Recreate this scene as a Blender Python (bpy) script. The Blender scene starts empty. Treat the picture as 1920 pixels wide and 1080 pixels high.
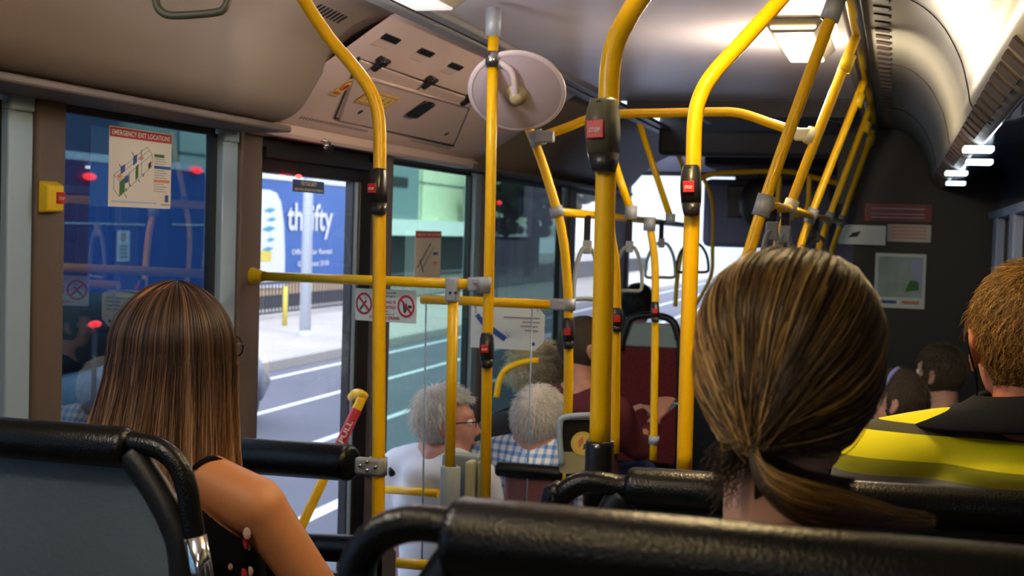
import bpy, bmesh, math, random
import numpy as np
from mathutils import Vector, Matrix, noise
random.seed(7); rng = np.random.default_rng(7)
SC = bpy.context.scene; COL = SC.collection

# ------------------------------------------------------------ camera
FPX = 2500.0; EZ = 1.8
_ps, _p, _r = math.radians(16), math.radians(2.5), math.radians(1.72)
F0 = Vector((-math.sin(_ps), math.cos(_ps), 0)); R0 = Vector((math.cos(_ps), math.sin(_ps), 0)); ZZ = Vector((0, 0, 1))
CF = F0*math.cos(_p) - ZZ*math.sin(_p); U0 = F0*math.sin(_p) + ZZ*math.cos(_p)
CR = R0*math.cos(_r) + U0*math.sin(_r); CU = U0*math.cos(_r) - R0*math.sin(_r)
CO = Vector((0, 0, EZ))
cam = bpy.data.cameras.new('camera'); co = bpy.data.objects.new('camera', cam); COL.objects.link(co)
m = Matrix((CR, CU, -CF)).transposed().to_4x4(); m.translation = CO; co.matrix_world = m
cam.sensor_width = 36; cam.lens = FPX/1920*36; cam.clip_start = .05; cam.clip_end = 400
cam.dof.use_dof = True; cam.dof.focus_distance = 2.45; cam.dof.aperture_fstop = 8.0
SC.camera = co
# ------------------------------------------------------------ world, light, exposure
w = bpy.data.worlds.new('sky'); SC.world = w; w.use_nodes = True
bg = w.node_tree.nodes['Background']; bg.inputs[0].default_value = (.80, .88, 1, 1); bg.inputs[1].default_value = 2.3
sd = bpy.data.lights.new('sun', 'SUN'); sd.energy = 1.6; sd.angle = .2; sd.color = (1, .96, .9)
so = bpy.data.objects.new('sun', sd); COL.objects.link(so); so.rotation_euler = (math.radians(50), 0, math.radians(55))
vs = SC.view_settings; vs.view_transform = 'Standard'; vs.look = 'None'; vs.gamma = 1; vs.use_curve_mapping = False; vs.exposure = 0.8
SC.cycles.max_bounces = 10; SC.cycles.transparent_max_bounces = 24; SC.cycles.diffuse_bounces = 4; SC.cycles.glossy_bounces = 4
SC.cycles.sample_clamp_indirect = 3; SC.cycles.caustics_reflective = False; SC.cycles.caustics_refractive = False

# ------------------------------------------------------------ where a sight line of the photo meets the place
def ray(px, py): return CF + CR*((px-960)/FPX) + CU*((540-py)/FPX)
def D(px, py, d): return CO + ray(px, py)*d
def atX(px, py, x): v = ray(px, py); return CO + v*(x/v.x)
def atY(px, py, y): v = ray(px, py); return CO + v*(y/v.y)
def atPlane(px, py, p0, n): v = ray(px, py); return CO + v*((p0-CO).dot(n)/v.dot(n))

# ------------------------------------------------------------ materials
M = {}
def mat(name, col, rough=.5, metal=0, bump=0, bscale=60, var=0, vscale=4, col2=None, spec=.5, coat=0, emit=None, estr=1, sheen=0, stretch=None, det=2):
    a = bpy.data.materials.new(name); a.use_nodes = True; nt = a.node_tree; b = nt.nodes['Principled BSDF']
    b.inputs['Base Color'].default_value = (*col, 1); b.inputs['Roughness'].default_value = rough; b.inputs['Metallic'].default_value = metal
    b.inputs['Specular IOR Level'].default_value = spec; b.inputs['Coat Weight'].default_value = coat; b.inputs['Sheen Weight'].default_value = sheen
    tc = nt.nodes.new('ShaderNodeNewGeometry'); src = tc.outputs['Position']
    if stretch:
        mp = nt.nodes.new('ShaderNodeMapping'); mp.inputs['Scale'].default_value = stretch; nt.links.new(src, mp.inputs[0]); src = mp.outputs[0]
    if var or col2:
        n = nt.nodes.new('ShaderNodeTexNoise'); n.inputs['Scale'].default_value = vscale; n.inputs['Detail'].default_value = 4; nt.links.new(src, n.inputs['Vector'])
        r = nt.nodes.new('ShaderNodeValToRGB'); r.color_ramp.elements[0].position = .35; r.color_ramp.elements[1].position = .65
        c2 = col2 or tuple(max(0, c*(1-var)) for c in col)
        r.color_ramp.elements[0].color = (*c2, 1); r.color_ramp.elements[1].color = (*col, 1)
        nt.links.new(n.outputs['Fac'], r.inputs[0]); nt.links.new(r.outputs[0], b.inputs['Base Color'])
    if bump:
        n = nt.nodes.new('ShaderNodeTexNoise'); n.inputs['Scale'].default_value = bscale; n.inputs['Detail'].default_value = det; nt.links.new(src, n.inputs['Vector'])
        bp = nt.nodes.new('ShaderNodeBump'); bp.inputs['Strength'].default_value = bump; bp.inputs['Distance'].default_value = .01
        nt.links.new(n.outputs['Fac'], bp.inputs['Height']); nt.links.new(bp.outputs[0], b.inputs['Normal'])
    if emit: b.inputs['Emission Color'].default_value = (*emit, 1); b.inputs['Emission Strength'].default_value = estr
    M[name] = a; return a
def S(r, g, b):   # display value 0-255 to scene-linear
    f = lambda c: ((c/255+.055)/1.055)**2.4 if c/255 > .04045 else c/255/12.92
    return (f(r), f(g), f(b))
mat('yellow', (.93, .53, .0), .33, spec=.4)
mat('yellow_plastic', (.85, .56, .01), .35)
mat('clamp_grey', S(165, 172, 182), .45, metal=.2, bump=.05, bscale=400)
mat('clamp_cream', S(214, 208, 170), .5)
mat('steel', S(190, 190, 190), .22, metal=1)
mat('chrome', S(215, 215, 215), .12, metal=1)
mat('black_plastic', (.012, .012, .013), .28)
mat('stop_grey', S(92, 92, 78), .28, coat=.3)
mat('stop_black', (.02, .02, .022), .3)
mat('red_button', S(196, 30, 22), .35)
mat('white_ink', S(240, 240, 240), .6)
mat('vinyl', (.004, .004, .0045), .25, bump=.16, bscale=330, spec=.36, det=2)
mat('seat_shell', S(92, 104, 112), .33, bump=.1, bscale=120, var=.25, vscale=3)
mat('seat_black', (.006, .006, .007), .4, bump=.08, bscale=400)
mat('maroon', S(92, 14, 26), .85, col2=S(120, 26, 32), vscale=60)
mat('maroon_reflect', S(150, 100, 108), .35, var=.2)  # maroon seat back with pinkish reflections put into its colour
mat('ceiling_panel', S(232, 222, 232), .24, spec=.8, bump=.02, bscale=3, var=.08, vscale=3)
mat('ceiling_trim', S(150, 148, 152), .35, metal=.2)
mat('cove', S(136, 120, 106), .55, bump=.06, bscale=500, var=.06, vscale=2)
mat('cove_pink', S(226, 198, 188), .5, bump=.05, bscale=450)
mat('cove_right', S(142, 139, 128), .36, bump=.03, bscale=200)
mat('dark_ceiling', S(52, 50, 54), .6)
mat('line_dark', S(60, 46, 44), .6)
mat('hinge', (.012, .011, .012), .35)
mat('pillar', S(100, 86, 78), .6, bump=.1, bscale=300)
mat('header', S(110, 98, 92), .6)
mat('rubber', (.008, .008, .009), .5)
mat('reveal', S(164, 190, 212), .45)
mat('pillar_blue', S(160, 176, 208), .4)
mat('gloss_blue', S(62, 76, 120), .15, coat=1)
mat('doorblack', (.012, .011, .013), .35)
mat('wall_grey', S(112, 104, 104), .6, var=.1)
mat('floor_vinyl', S(66, 66, 70), .5, col2=S(84, 84, 88), vscale=250)
mat('paper', S(226, 218, 206), .6)
mat('sign_white', S(222, 232, 230), .3)
mat('sign_red', S(190, 34, 48), .45)
mat('banner_red', S(196, 50, 48), .5)
mat('ink_dark', S(60, 66, 68), .5)
mat('ink_black', S(16, 16, 18), .5)
mat('ink_grey', S(140, 140, 146), .5)
mat('ink_green', S(52, 116, 52), .5)
mat('ink_blue', S(46, 86, 160), .5)
mat('ink_orange', S(226, 138, 108), .5)
mat('ink_paleblue', S(176, 186, 222), .5)
mat('sticker_cream', S(240, 212, 120), .5)
mat('sticker_orange', S(214, 90, 40), .5)
mat('sticker_red', S(196, 46, 36), .5)
mat('map_green', S(150, 176, 160), .5, col2=S(176, 196, 200), vscale=12)
mat('banner_dim', S(150, 62, 66), .5, col2=S(110, 62, 70), vscale=14)
mat('partition_black', (.010, .010, .013), .5)
mat('cowl', S(98, 98, 120), .5, var=.1)
mat('strap_grey', S(150, 158, 158), .4)
mat('strap_green', S(74, 78, 62), .5)
mat('webbing', S(30, 30, 32), .8)
mat('mirror_back', S(194, 180, 190), .4, bump=.05, bscale=400)
mat('mirror_rim', S(226, 214, 220), .35)
mat('knuckle', S(186, 178, 140), .35)
mat('bin_grey', S(150, 160, 162), .4, var=.1)
mat('bin_cream', S(170, 168, 140), .5)
mat('lamp_lens', S(255, 240, 200), .3, emit=(1, .80, .42), estr=7)
mat('lamp_dim', S(210, 206, 200), .3, emit=(1, .95, .9), estr=.35)
mat('reflection_glow', S(235, 242, 255), .3, emit=(.75, .87, 1), estr=1.6)  # glow imitating reflections under the right cove
mat('lamp_body', S(170, 160, 140), .4)
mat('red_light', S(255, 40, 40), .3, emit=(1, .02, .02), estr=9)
# outside
mat('road', S(110, 110, 122), .85, bump=.3, bscale=25, var=.15, vscale=.6)
mat('footpath', S(196, 186, 178), .85, var=.12, vscale=.8)
mat('kerb', S(176, 170, 166), .8)
mat('lane_paint', S(232, 232, 236), .7)
mat('hoard_blue', S(48, 98, 176), .45, var=.12, vscale=.6)
mat('hoard_purple', S(86, 62, 108), .6)
mat('hoard_white', S(226, 226, 236), .6)
mat('hoard_teal', S(70, 160, 186), .6)
mat('hoard_yellow', S(226, 206, 90), .6)
mat('hoard_sand', S(206, 176, 140), .7)
mat('facade_cream', S(216, 224, 190), .8, var=.06, vscale=.4)
mat('facade_line', S(120, 130, 124), .8)
mat('facade_grey', S(120, 140, 144), .8)
mat('facade_blue', S(78, 92, 120), .8, var=.2, vscale=.3)
mat('shop_dark', S(26, 34, 38), .7)
mat('awning', S(226, 236, 232), .6)
mat('fence_metal', S(60, 60, 70), .5)
mat('post_white', S(206, 214, 226), .5)
mat('barrier_dark', S(64, 64, 72), .7)
mat('blocker_wall', S(40, 44, 56), .7)
mat('foliage', S(60, 74, 52), .8, col2=S(36, 46, 34), vscale=3)
mat('car_dark', S(30, 32, 38), .3)
mat('car_silver', S(150, 160, 172), .3)
mat('building_pale', S(210, 214, 220), .8)
# people
mat('skin_tan', S(186, 122, 78), .5, var=.06, vscale=40, bump=.03, bscale=500)
mat('skin_pale', S(206, 158, 136), .5, var=.05, vscale=40)
mat('skin_red', S(212, 136, 104), .5, var=.1, vscale=40)
mat('skin_old', S(196, 140, 120), .5, var=.14, vscale=50)
mat('cloth_black', (.004, .004, .005), .9, spec=.12)
mat('cloth_navy', S(14, 16, 24), .9, spec=.2, bump=.2, bscale=900)
mat('cloth_white', S(214, 218, 228), .8)
mat('cloth_green', S(24, 116, 74), .8)
mat('cloth_dark', S(30, 32, 42), .85)
mat('cloth_wine', S(84, 24, 34), .85)
mat('denim', S(44, 62, 110), .85)
mat('eye_white', S(226, 222, 216), .3)
mat('iris', S(50, 36, 28), .2)
mat('lip', S(160, 84, 76), .5)
mat('frame_dark', (.01, .008, .01), .2)
mat('band_blue', S(130, 146, 214), .5)
mat('elastic', S(34, 22, 16), .8)
mat('flower_red', S(176, 36, 46), .8)
mat('flower_pink', S(206, 170, 150), .8)

def glass(name, tint, refl=1.0, rough=0.0):
    a = bpy.data.materials.new(name); a.use_nodes = True; nt = a.node_tree; nt.nodes.clear()
    o = nt.nodes.new('ShaderNodeOutputMaterial'); mx = nt.nodes.new('ShaderNodeMixShader'); t = nt.nodes.new('ShaderNodeBsdfTransparent'); g = nt.nodes.new('ShaderNodeBsdfGlossy')
    fr = nt.nodes.new('ShaderNodeFresnel'); fr.inputs[0].default_value = 1.52; ml = nt.nodes.new('ShaderNodeMath'); ml.operation = 'MULTIPLY'; ml.inputs[1].default_value = refl; ml.use_clamp = True
    t.inputs[0].default_value = (*tint, 1); g.inputs['Roughness'].default_value = rough; g.inputs[0].default_value = (.95, .97, 1, 1)
    L = nt.links.new; ge = nt.nodes.new('ShaderNodeNewGeometry'); iv_ = nt.nodes.new('ShaderNodeMath'); iv_.operation = 'SUBTRACT'; iv_.inputs[0].default_value = 1; m2 = nt.nodes.new('ShaderNodeMath'); m2.operation = 'MULTIPLY'
    L(ge.outputs['Backfacing'], iv_.inputs[1]); L(fr.outputs[0], m2.inputs[0]); L(iv_.outputs[0], m2.inputs[1]); L(m2.outputs[0], ml.inputs[0]); L(ml.outputs[0], mx.inputs[0]); L(t.outputs[0], mx.inputs[1]); L(g.outputs[0], mx.inputs[2]); L(mx.outputs[0], o.inputs[0])
    M[name] = a
glass('glass_tint', (.26, .36, .43), 3.0); glass('glass_clear', (.84, .86, .90), 1.6); glass('glass_green', (.56, .70, .66), 1.2); glass('glass_dark', (.27, .35, .34), 1.5); glass('glass_screen', (.97, .98, .99), .8)
glass('glass_night', (.35, .4, .5), 1.5)

def hair_mat(name, cols, ombre=None, rough=.42):
    """strand colours vary from hair to hair; ombre = second ramp reached towards the tips"""
    a = bpy.data.materials.new(name); a.use_nodes = True; nt = a.node_tree; b = nt.nodes['Principled BSDF']; L = nt.links.new
    hi = nt.nodes.new('ShaderNodeHairInfo'); at_ = nt.nodes.new('ShaderNodeAttribute'); at_.attribute_name = 'tone'; r = nt.nodes.new('ShaderNodeValToRGB')
    def fill(ramp, cs):
        while len(ramp.elements) > 1: ramp.elements.remove(ramp.elements[-1])
        ramp.elements[0].position = 0; ramp.elements[0].color = (*cs[0], 1)
        for i, c in enumerate(cs[1:], 1): e = ramp.elements.new(i/(len(cs)-1)); e.color = (*c, 1)
    fill(r.color_ramp, cols); L(at_.outputs['Fac'], r.inputs[0]); out = r.outputs[0]
    if ombre:
        r2 = nt.nodes.new('ShaderNodeValToRGB'); fill(r2.color_ramp, ombre); L(at_.outputs['Fac'], r2.inputs[0])
        mr = nt.nodes.new('ShaderNodeMapRange'); mr.inputs[1].default_value = .42; mr.inputs[2].default_value = .85; L(hi.outputs['Intercept'], mr.inputs[0])
        mx = nt.nodes.new('ShaderNodeMix'); mx.data_type = 'RGBA'; L(mr.outputs[0], mx.inputs[0]); L(out, mx.inputs[6]); L(r2.outputs[0], mx.inputs[7]); out = mx.outputs[2]
    L(out, b.inputs['Base Color']); b.inputs['Roughness'].default_value = rough; b.inputs['Specular IOR Level'].default_value = .45
    M[name] = a
hair_mat('hair_blonde', [S(28, 18, 8), S(60, 42, 17), S(108, 80, 36), S(158, 122, 62), S(204, 164, 96)])
hair_mat('hair_brunette', [S(20, 10, 8), S(36, 20, 14), S(58, 36, 26), S(88, 60, 46), S(122, 92, 74)], ombre=[S(56, 34, 22), S(108, 74, 50), S(164, 126, 92), S(206, 170, 132)])
hair_mat('hair_ginger', [S(70, 46, 16), S(116, 80, 28), S(160, 118, 46), S(204, 164, 84)])
hair_mat('hair_white', [S(186, 186, 176), S(222, 222, 216), S(236, 236, 232), S(160, 160, 150)], rough=.6)
hair_mat('hair_dark', [S(14, 12, 14), S(28, 24, 24), S(20, 18, 18)])
hair_mat('hair_curly', [S(176, 160, 130), S(216, 204, 172), S(150, 134, 108)], rough=.6)
hair_mat('hair_brown', [S(60, 48, 34), S(88, 72, 50), S(44, 34, 26)])
for n_, c_, q_ in (('scalp_blonde', S(56, 40, 20), .6), ('scalp_brunette', S(44, 26, 18), .6), ('scalp_ginger', S(96, 66, 26), .7), ('scalp_white', S(206, 198, 194), .8), ('scalp_dark', S(16, 14, 15), .6), ('scalp_curly', S(180, 166, 136), .8), ('scalp_brown', S(58, 46, 34), .8)):
    mat(n_, c_, q_, bump=.5, bscale=60, stretch=(6, 6, 1))

# ------------------------------------------------------------ object helpers
def props(o, label=None, cat=None, group=None, kind=None):
    if label: o['label'] = label
    if cat: o['category'] = cat
    if group: o['group'] = group
    if kind: o['kind'] = kind
    return o
def thing(name, loc, label, cat, group=None):
    o = bpy.data.objects.new(name, None); o.empty_display_size = .05; COL.objects.link(o); o.location = loc
    return props(o, label, cat, group)
def wloc(o):
    v = Vector(o.location)
    if o.parent: v = v + wloc(o.parent) if o.type == 'EMPTY' or True else v
    return v
class MB:
    def __init__(s): s.bm = bmesh.new(); s.mats = []; s.cur = 0
    def use(s, name):
        if name not in s.mats: s.mats.append(name)
        s.cur = s.mats.index(name); return s
    def _fin(s, faces):
        for f in faces: f.material_index = s.cur; f.smooth = True
    def quad(s, *pts):
        vs_ = [s.bm.verts.new(p) for p in pts]; f = s.bm.faces.new(vs_); f.material_index = s.cur; return s
    def hexa(s, p, bev=0, seg=2):   # 8 points: bottom 4 ccw, top 4 ccw
        v = [s.bm.verts.new(q) for q in p]
        fs = [s.bm.faces.new([v[i] for i in q]) for q in ((3, 2, 1, 0), (4, 5, 6, 7), (0, 1, 5, 4), (1, 2, 6, 5), (2, 3, 7, 6), (3, 0, 4, 7))]
        for f in fs: f.material_index = s.cur
        if bev:
            es = list({e for f in fs for e in f.edges}); r = bmesh.ops.bevel(s.bm, geom=es, offset=bev, segments=seg, affect='EDGES', profile=.5)
            for f in r['faces']: f.material_index = s.cur; f.smooth = True
        return s
    def box(s, c, d, bev=0, rot=None, seg=2):
        c = Vector(c); h = Vector(d)/2; R = rot or Matrix.Identity(3)
        pts = [c + R @ Vector((sx*h.x, sy*h.y, sz*h.z)) for sz in (-1, 1) for sx, sy in ((-1, -1), (1, -1), (1, 1), (-1, 1))]
        return s.hexa(pts, bev, seg)
    def bx(s, x0, x1, y0, y1, z0, z1, bev=0): return s.box(((x0+x1)/2, (y0+y1)/2, (z0+z1)/2), (abs(x1-x0), abs(y1-y0), abs(z1-z0)), bev)
    def tube(s, pts, r, seg=16, smooth=0, cap=True, flat=None):
        pts = [Vector(p) for p in pts]; rs = r if isinstance(r, (list, tuple)) else [r]*len(pts)
        if smooth and len(pts) > 2:
            q, qr = [], []
            P = [pts[0]*2-pts[1]] + pts + [pts[-1]*2-pts[-2]]
            for i in range(1, len(P)-2):
                for k in range(smooth):
                    t = k/smooth; a, b, c, d = P[i-1], P[i], P[i+1], P[i+2]
                    q.append(.5*((2*b)+(c-a)*t+(2*a-5*b+4*c-d)*t*t+(3*b-a-3*c+d)*t**3)); qr.append(rs[i-1]*(1-t)+rs[i]*t)
            q.append(pts[-1]); qr.append(rs[-1]); pts, rs = q, qr
        rings = []; up = None
        for i, p in enumerate(pts):
            t = (pts[min(i+1, len(pts)-1)]-pts[max(i-1, 0)]).normalized()
            if up is None: up = t.orthogonal().normalized() if flat is None else Vector(flat)
            up = (up - t*up.dot(t)).normalized(); sd_ = t.cross(up)
            rings.append([s.bm.verts.new(p + (up*math.cos(2*math.pi*k/seg) + sd_*math.sin(2*math.pi*k/seg))*rs[i]) for k in range(seg)])
        fs = []
        for a, b in zip(rings, rings[1:]):
            for k in range(seg): fs.append(s.bm.faces.new((a[k], a[(k+1) % seg], b[(k+1) % seg], b[k])))
        s._fin(fs)
        if cap:
            for rg, p in ((rings[0][::-1], pts[0]), (rings[-1], pts[-1])):
                f = s.bm.faces.new(rg); f.material_index = s.cur
        return s
    def pad(s, a, b, r, seg=20, rb=None):      # padded bar with rounded ends
        a, b = Vector(a), Vector(b); t = (b-a).normalized(); rb = rb or r*.45
        ps_, rs = [], []
        for k in range(6):
            an = k/5*math.pi/2; ps_.append(a + t*(rb*(1-math.sin(an)))); rs.append(max(.0005, r-rb+rb*math.sin(an)*1.0 if k else (r-rb)))
        e = [(b - t*(rb*(1-math.sin(k/5*math.pi/2))), rs[k]) for k in range(5, -1, -1)]
        # ends: run outwards
        L = [a + t*(rb*(1-math.cos(k/5*math.pi/2))) for k in range(6)]; RR = [r-rb+rb*math.sin(k/5*math.pi/2) for k in range(6)]
        L2 = [b - t*(rb*(1-math.cos(k/5*math.pi/2))) for k in range(5, -1, -1)]
        return s.tube(L+L2, RR+RR[::-1], seg)
    def ball(s, c, r, rot=None, u=20, v=14):
        c = Vector(c); r = Vector(r) if hasattr(r, '__len__') else Vector((r, r, r)); R = rot or Matrix.Identity(3)
        rings = [[s.bm.verts.new(c + R @ Vector((r.x*math.sin(math.pi*j/v)*math.cos(2*math.pi*i/u), r.y*math.sin(math.pi*j/v)*math.sin(2*math.pi*i/u), r.z*math.cos(math.pi*j/v)))) for i in range(u)] for j in range(1, v)]
        top = s.bm.verts.new(c + R @ Vector((0, 0, r.z))); bot = s.bm.verts.new(c - R @ Vector((0, 0, r.z))); fs = []
        for i in range(u):
            fs.append(s.bm.faces.new((top, rings[0][i], rings[0][(i+1) % u]))); fs.append(s.bm.faces.new((bot, rings[-1][(i+1) % u], rings[-1][i])))
            for a, b in zip(rings, rings[1:]): fs.append(s.bm.faces.new((a[i], b[i], b[(i+1) % u], a[(i+1) % u])))
        s._fin(fs); return s
    def lathe(s, p, axis, prof, seg=40):       # prof: (radius, height along axis)
        p = Vector(p); ax = Vector(axis).normalized(); u = ax.orthogonal().normalized(); v = ax.cross(u); rings = []
        for r, h in prof: rings.append([s.bm.verts.new(p+ax*h+(u*math.cos(2*math.pi*k/seg)+v*math.sin(2*math.pi*k/seg))*max(r, 1e-4)) for k in range(seg)])
        fs = [s.bm.faces.new((a[k], a[(k+1) % seg], b[(k+1) % seg], b[k])) for a, b in zip(rings, rings[1:]) for k in range(seg)]
        s._fin(fs); return s
    def prism(s, poly, vec, bev=0):            # polygon of 3-D points pushed along vec
        a = [s.bm.verts.new(p) for p in poly]; b = [s.bm.verts.new(Vector(p)+Vector(vec)) for p in poly]; n = len(poly)
        fs = [s.bm.faces.new(a[::-1]), s.bm.faces.new(b)] + [s.bm.faces.new((a[i], a[(i+1) % n], b[(i+1) % n], b[i])) for i in range(n)]
        for f in fs: f.material_index = s.cur
        if bev:
            r = bmesh.ops.bevel(s.bm, geom=list({e for f in fs for e in f.edges}), offset=bev, segments=2, affect='EDGES', profile=.5)
            for f in r['faces']: f.material_index = s.cur; f.smooth = True
        return s
    def sweep(s, sections, closed=False, cap=False):   # list of equal-length point rows
        rows = [[s.bm.verts.new(p) for p in r] for r in sections]; n = len(rows[0]); fs = []
        for a, b in zip(rows, rows[1:]):
            for k in range(n if closed else n-1): fs.append(s.bm.faces.new((a[k], a[(k+1) % n], b[(k+1) % n], b[k])))
        s._fin(fs)
        if cap:
            s.bm.faces.new(rows[0][::-1]); s.bm.faces.new(rows[-1])
        return s
    def build(s, name, matn=None, parent=None, label=None, kind=None, remesh=0, solid=0, sub=0, smoothit=0):
        me = bpy.data.meshes.new(name); bmesh.ops.recalc_face_normals(s.bm, faces=s.bm.faces[:]); s.bm.to_mesh(me); s.bm.free()
        o = bpy.data.objects.new(name, me); COL.objects.link(o)
        for k in (s.mats if s.mats else [matn]): me.materials.append(M[k])
        if parent:
            o.parent = parent; o.matrix_parent_inverse = Matrix.Translation(-TW(parent))
        if remesh:
            q = o.modifiers.new('r', 'REMESH'); q.mode = 'VOXEL'; q.voxel_size = remesh; q.use_smooth_shade = True
            q = o.modifiers.new('s', 'SMOOTH'); q.factor = .6; q.iterations = smoothit or 5
        if solid: q = o.modifiers.new('t', 'SOLIDIFY'); q.thickness = solid; q.offset = 0
        if sub: q = o.modifiers.new('u', 'SUBSURF'); q.levels = sub; q.render_levels = sub
        if label: o['label'] = label
        if kind: o['kind'] = kind
        return o
def TW(o):      # world position of an unrotated chain of parents
    v = Vector((0, 0, 0))
    while o:
        v += o.location
        if o.parent: v += o.matrix_parent_inverse.translation
        o = o.parent
    return v
def struct(o): o['kind'] = 'structure'; return o

class Board:
    """a flat local frame: centre, right, up; u/v in metres, layers lifted along the normal"""
    def __init__(s, c, right, up): s.c = Vector(c); s.r = Vector(right).normalized(); s.u = Vector(up); s.u = (s.u - s.r*s.u.dot(s.r)).normalized(); s.n = s.r.cross(s.u)
    def P(s, u, v, h=0): return s.c + s.r*u + s.u*v + s.n*h
    def rect(s, mb, u0, u1, v0, v1, h=.001, t=.0006):
        return mb.hexa([s.P(u0, v0, h-t), s.P(u1, v0, h-t), s.P(u1, v1, h-t), s.P(u0, v1, h-t), s.P(u0, v0, h), s.P(u1, v0, h), s.P(u1, v1, h), s.P(u0, v1, h)])
    def poly(s, mb, pts, h=.001, t=.0006): return mb.prism([s.P(u, v, h-t) for u, v in pts], s.n*t)
    def rrect(s, mb, u0, u1, v0, v1, r, h=.001, t=.001):
        pts = []
        for cx, cy, a0 in ((u1-r, v1-r, 0), (u0+r, v1-r, 90), (u0+r, v0+r, 180), (u1-r, v0+r, 270)):
            pts += [(cx+r*math.cos(math.radians(a0+k*22.5)), cy+r*math.sin(math.radians(a0+k*22.5))) for k in range(5)]
        return s.poly(mb, pts, h, t)
    def line(s, mb, a, b, w_, h=.0012):
        a, b = Vector(a), Vector(b); d = (b-a).normalized(); n = Vector((-d.y, d.x))*w_/2
        return s.poly(mb, [tuple(a-n), tuple(b-n), tuple(b+n), tuple(a+n)], h)
    def ring(s, mb, cu, cv, ro, ri, h=.0012, n=40):
        for k in range(n):
            a, b = 2*math.pi*k/n, 2*math.pi*(k+1)/n
            mb.quad(s.P(cu+ri*math.cos(a), cv+ri*math.sin(a), h), s.P(cu+ro*math.cos(a), cv+ro*math.sin(a), h), s.P(cu+ro*math.cos(b), cv+ro*math.sin(b), h), s.P(cu+ri*math.cos(b), cv+ri*math.sin(b), h))
        return mb
    def disc(s, mb, cu, cv, r, h=.0012, n=32): return s.poly(mb, [(cu+r*math.cos(2*math.pi*k/n), cv+r*math.sin(2*math.pi*k/n)) for k in range(n)], h)
    def text(s, mb, txt, cu, cv, height, h=.0015, width=None, align='C'):
        cu_ = bpy.data.curves.new('t', 'FONT'); cu_.body = txt; cu_.size = 1; cu_.resolution_u = 2; cu_.offset = .02
        ob = bpy.data.objects.new('t', cu_); COL.objects.link(ob); dg = bpy.context.evaluated_depsgraph_get(); dg.update()
        me = bpy.data.meshes.new_from_object(ob.evaluated_get(dg)); bpy.data.objects.remove(ob); bpy.data.curves.remove(cu_)
        if not len(me.vertices): return mb
        xs = [v.co.x for v in me.vertices]; x0, x1 = min(xs), max(xs); ky = height/.7; kx = ky if width is None else width/(x1-x0)
        off = cu - (x0+x1)/2*kx if align == 'C' else (cu - x0*kx)
        vs_ = [mb.bm.verts.new(s.P(v.co.x*kx+off, v.co.y*ky+cv-height/2, h)) for v in me.vertices]
        for p in me.polygons:
            try: f = mb.bm.faces.new([vs_[i] for i in p.vertices]); f.material_index = mb.cur
            except ValueError: pass
        bpy.data.meshes.remove(me); return mb

# ================================================================ THE BUS SHELL
XL, XR = -1.88, .48
def wallseg(name, segs, matn): 
    mb = MB()
    for x0, x1, y0, y1, z0, z1 in segs: mb.bx(x0, x1, y0, y1, z0, z1)
    return struct(mb.build(name, matn))
# left wall: below the sills, header strip
wallseg('wall_left', [(XL-.06, XL, -1.6, 3.58, .55, 1.12), (XL-.06, XL, 4.78, 9.6, -.02, .86),
                      (XL-.06, XL, -1.6, 9.6, 2.20, 2.45), (XL-.06, XL, 9.0, 9.6, .86, 2.2), (XL-.06, XL, 4.60, 4.83, -.02, 2.2)], 'wall_grey')
wallseg('trim_1', [(XL-.06, XL+.012, -1.6, 3.58, 2.065, 2.2), (XL-.06, XL+.012, 4.78, 9.6, 2.055, 2.2)], 'header')
def pillar(i, y0, y1, m_='pillar', z0=.86, x=0.0):
    mb = MB(); mb.bx(XL-.05, XL+.02+x, y0, y1, z0, 2.07, .008); struct(mb.build('trim_%d' % i, m_))
pillar(2, 2.592, 2.70); pillar(3, 3.562, 3.70, z0=.0); pillar(4, 1.4, 1.6); pillar(5, 4.63, 4.80, 'wall_grey'); pillar(6, 5.965, 6.10, 'wall_grey'); pillar(7, 7.68, 7.85, 'wall_grey')
def reveal(i, y0, y1, z0=1.12):
    mb = MB(); mb.bx(XL-.045, XL+.008, y0, y1, z0, 2.03, .004); mb.bx(XL-.045, XL+.012, y0-.002, y1+.002, 2.03, 2.068, .006); struct(mb.build('trim_%d' % i, 'reveal'))
reveal(8, 2.505, 2.592); reveal(9, 3.472, 3.562); reveal(10, 5.875, 5.962, .86); reveal(11, 7.60, 7.68, .86)
def window(i, y0, y1, z0, z1, gm, x=XL, frame=.014):
    t = bpy.data.objects.new('window_%d' % i, None); COL.objects.link(t); t.location = (x, (y0+y1)/2, z0); struct(t)
    s = -1 if x < 0 else 1
    MB().bx(x+s*.022, x+s*.028, y0, y1, z0, z1).build('pane', gm, t)
    mb = MB(); 
    for a in ((y0-frame, y0+.006, z0, z1), (y1-.006, y1+frame, z0, z1), (y0, y1, z0-frame, z0+.004), (y0, y1, z1-.004, z1+frame)): mb.bx(x+s*.01, x+s*.036, *a)
    mb.build('window_frame', 'rubber', t); return t
window(1, 1.61, 2.49, 1.13, 2.05, 'glass_tint'); window(2, 2.715, 3.455, 1.13, 2.05, 'glass_tint')
window(3, 4.82, 5.86, .88, 2.045, 'glass_green'); window(4, 6.12, 7.58, .88, 2.04, 'glass_dark'); window(5, 7.87, 8.98, .88, 2.04, 'glass_clear')
window(6, -1.5, 1.38, 1.13, 2.05, 'glass_tint')
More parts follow.
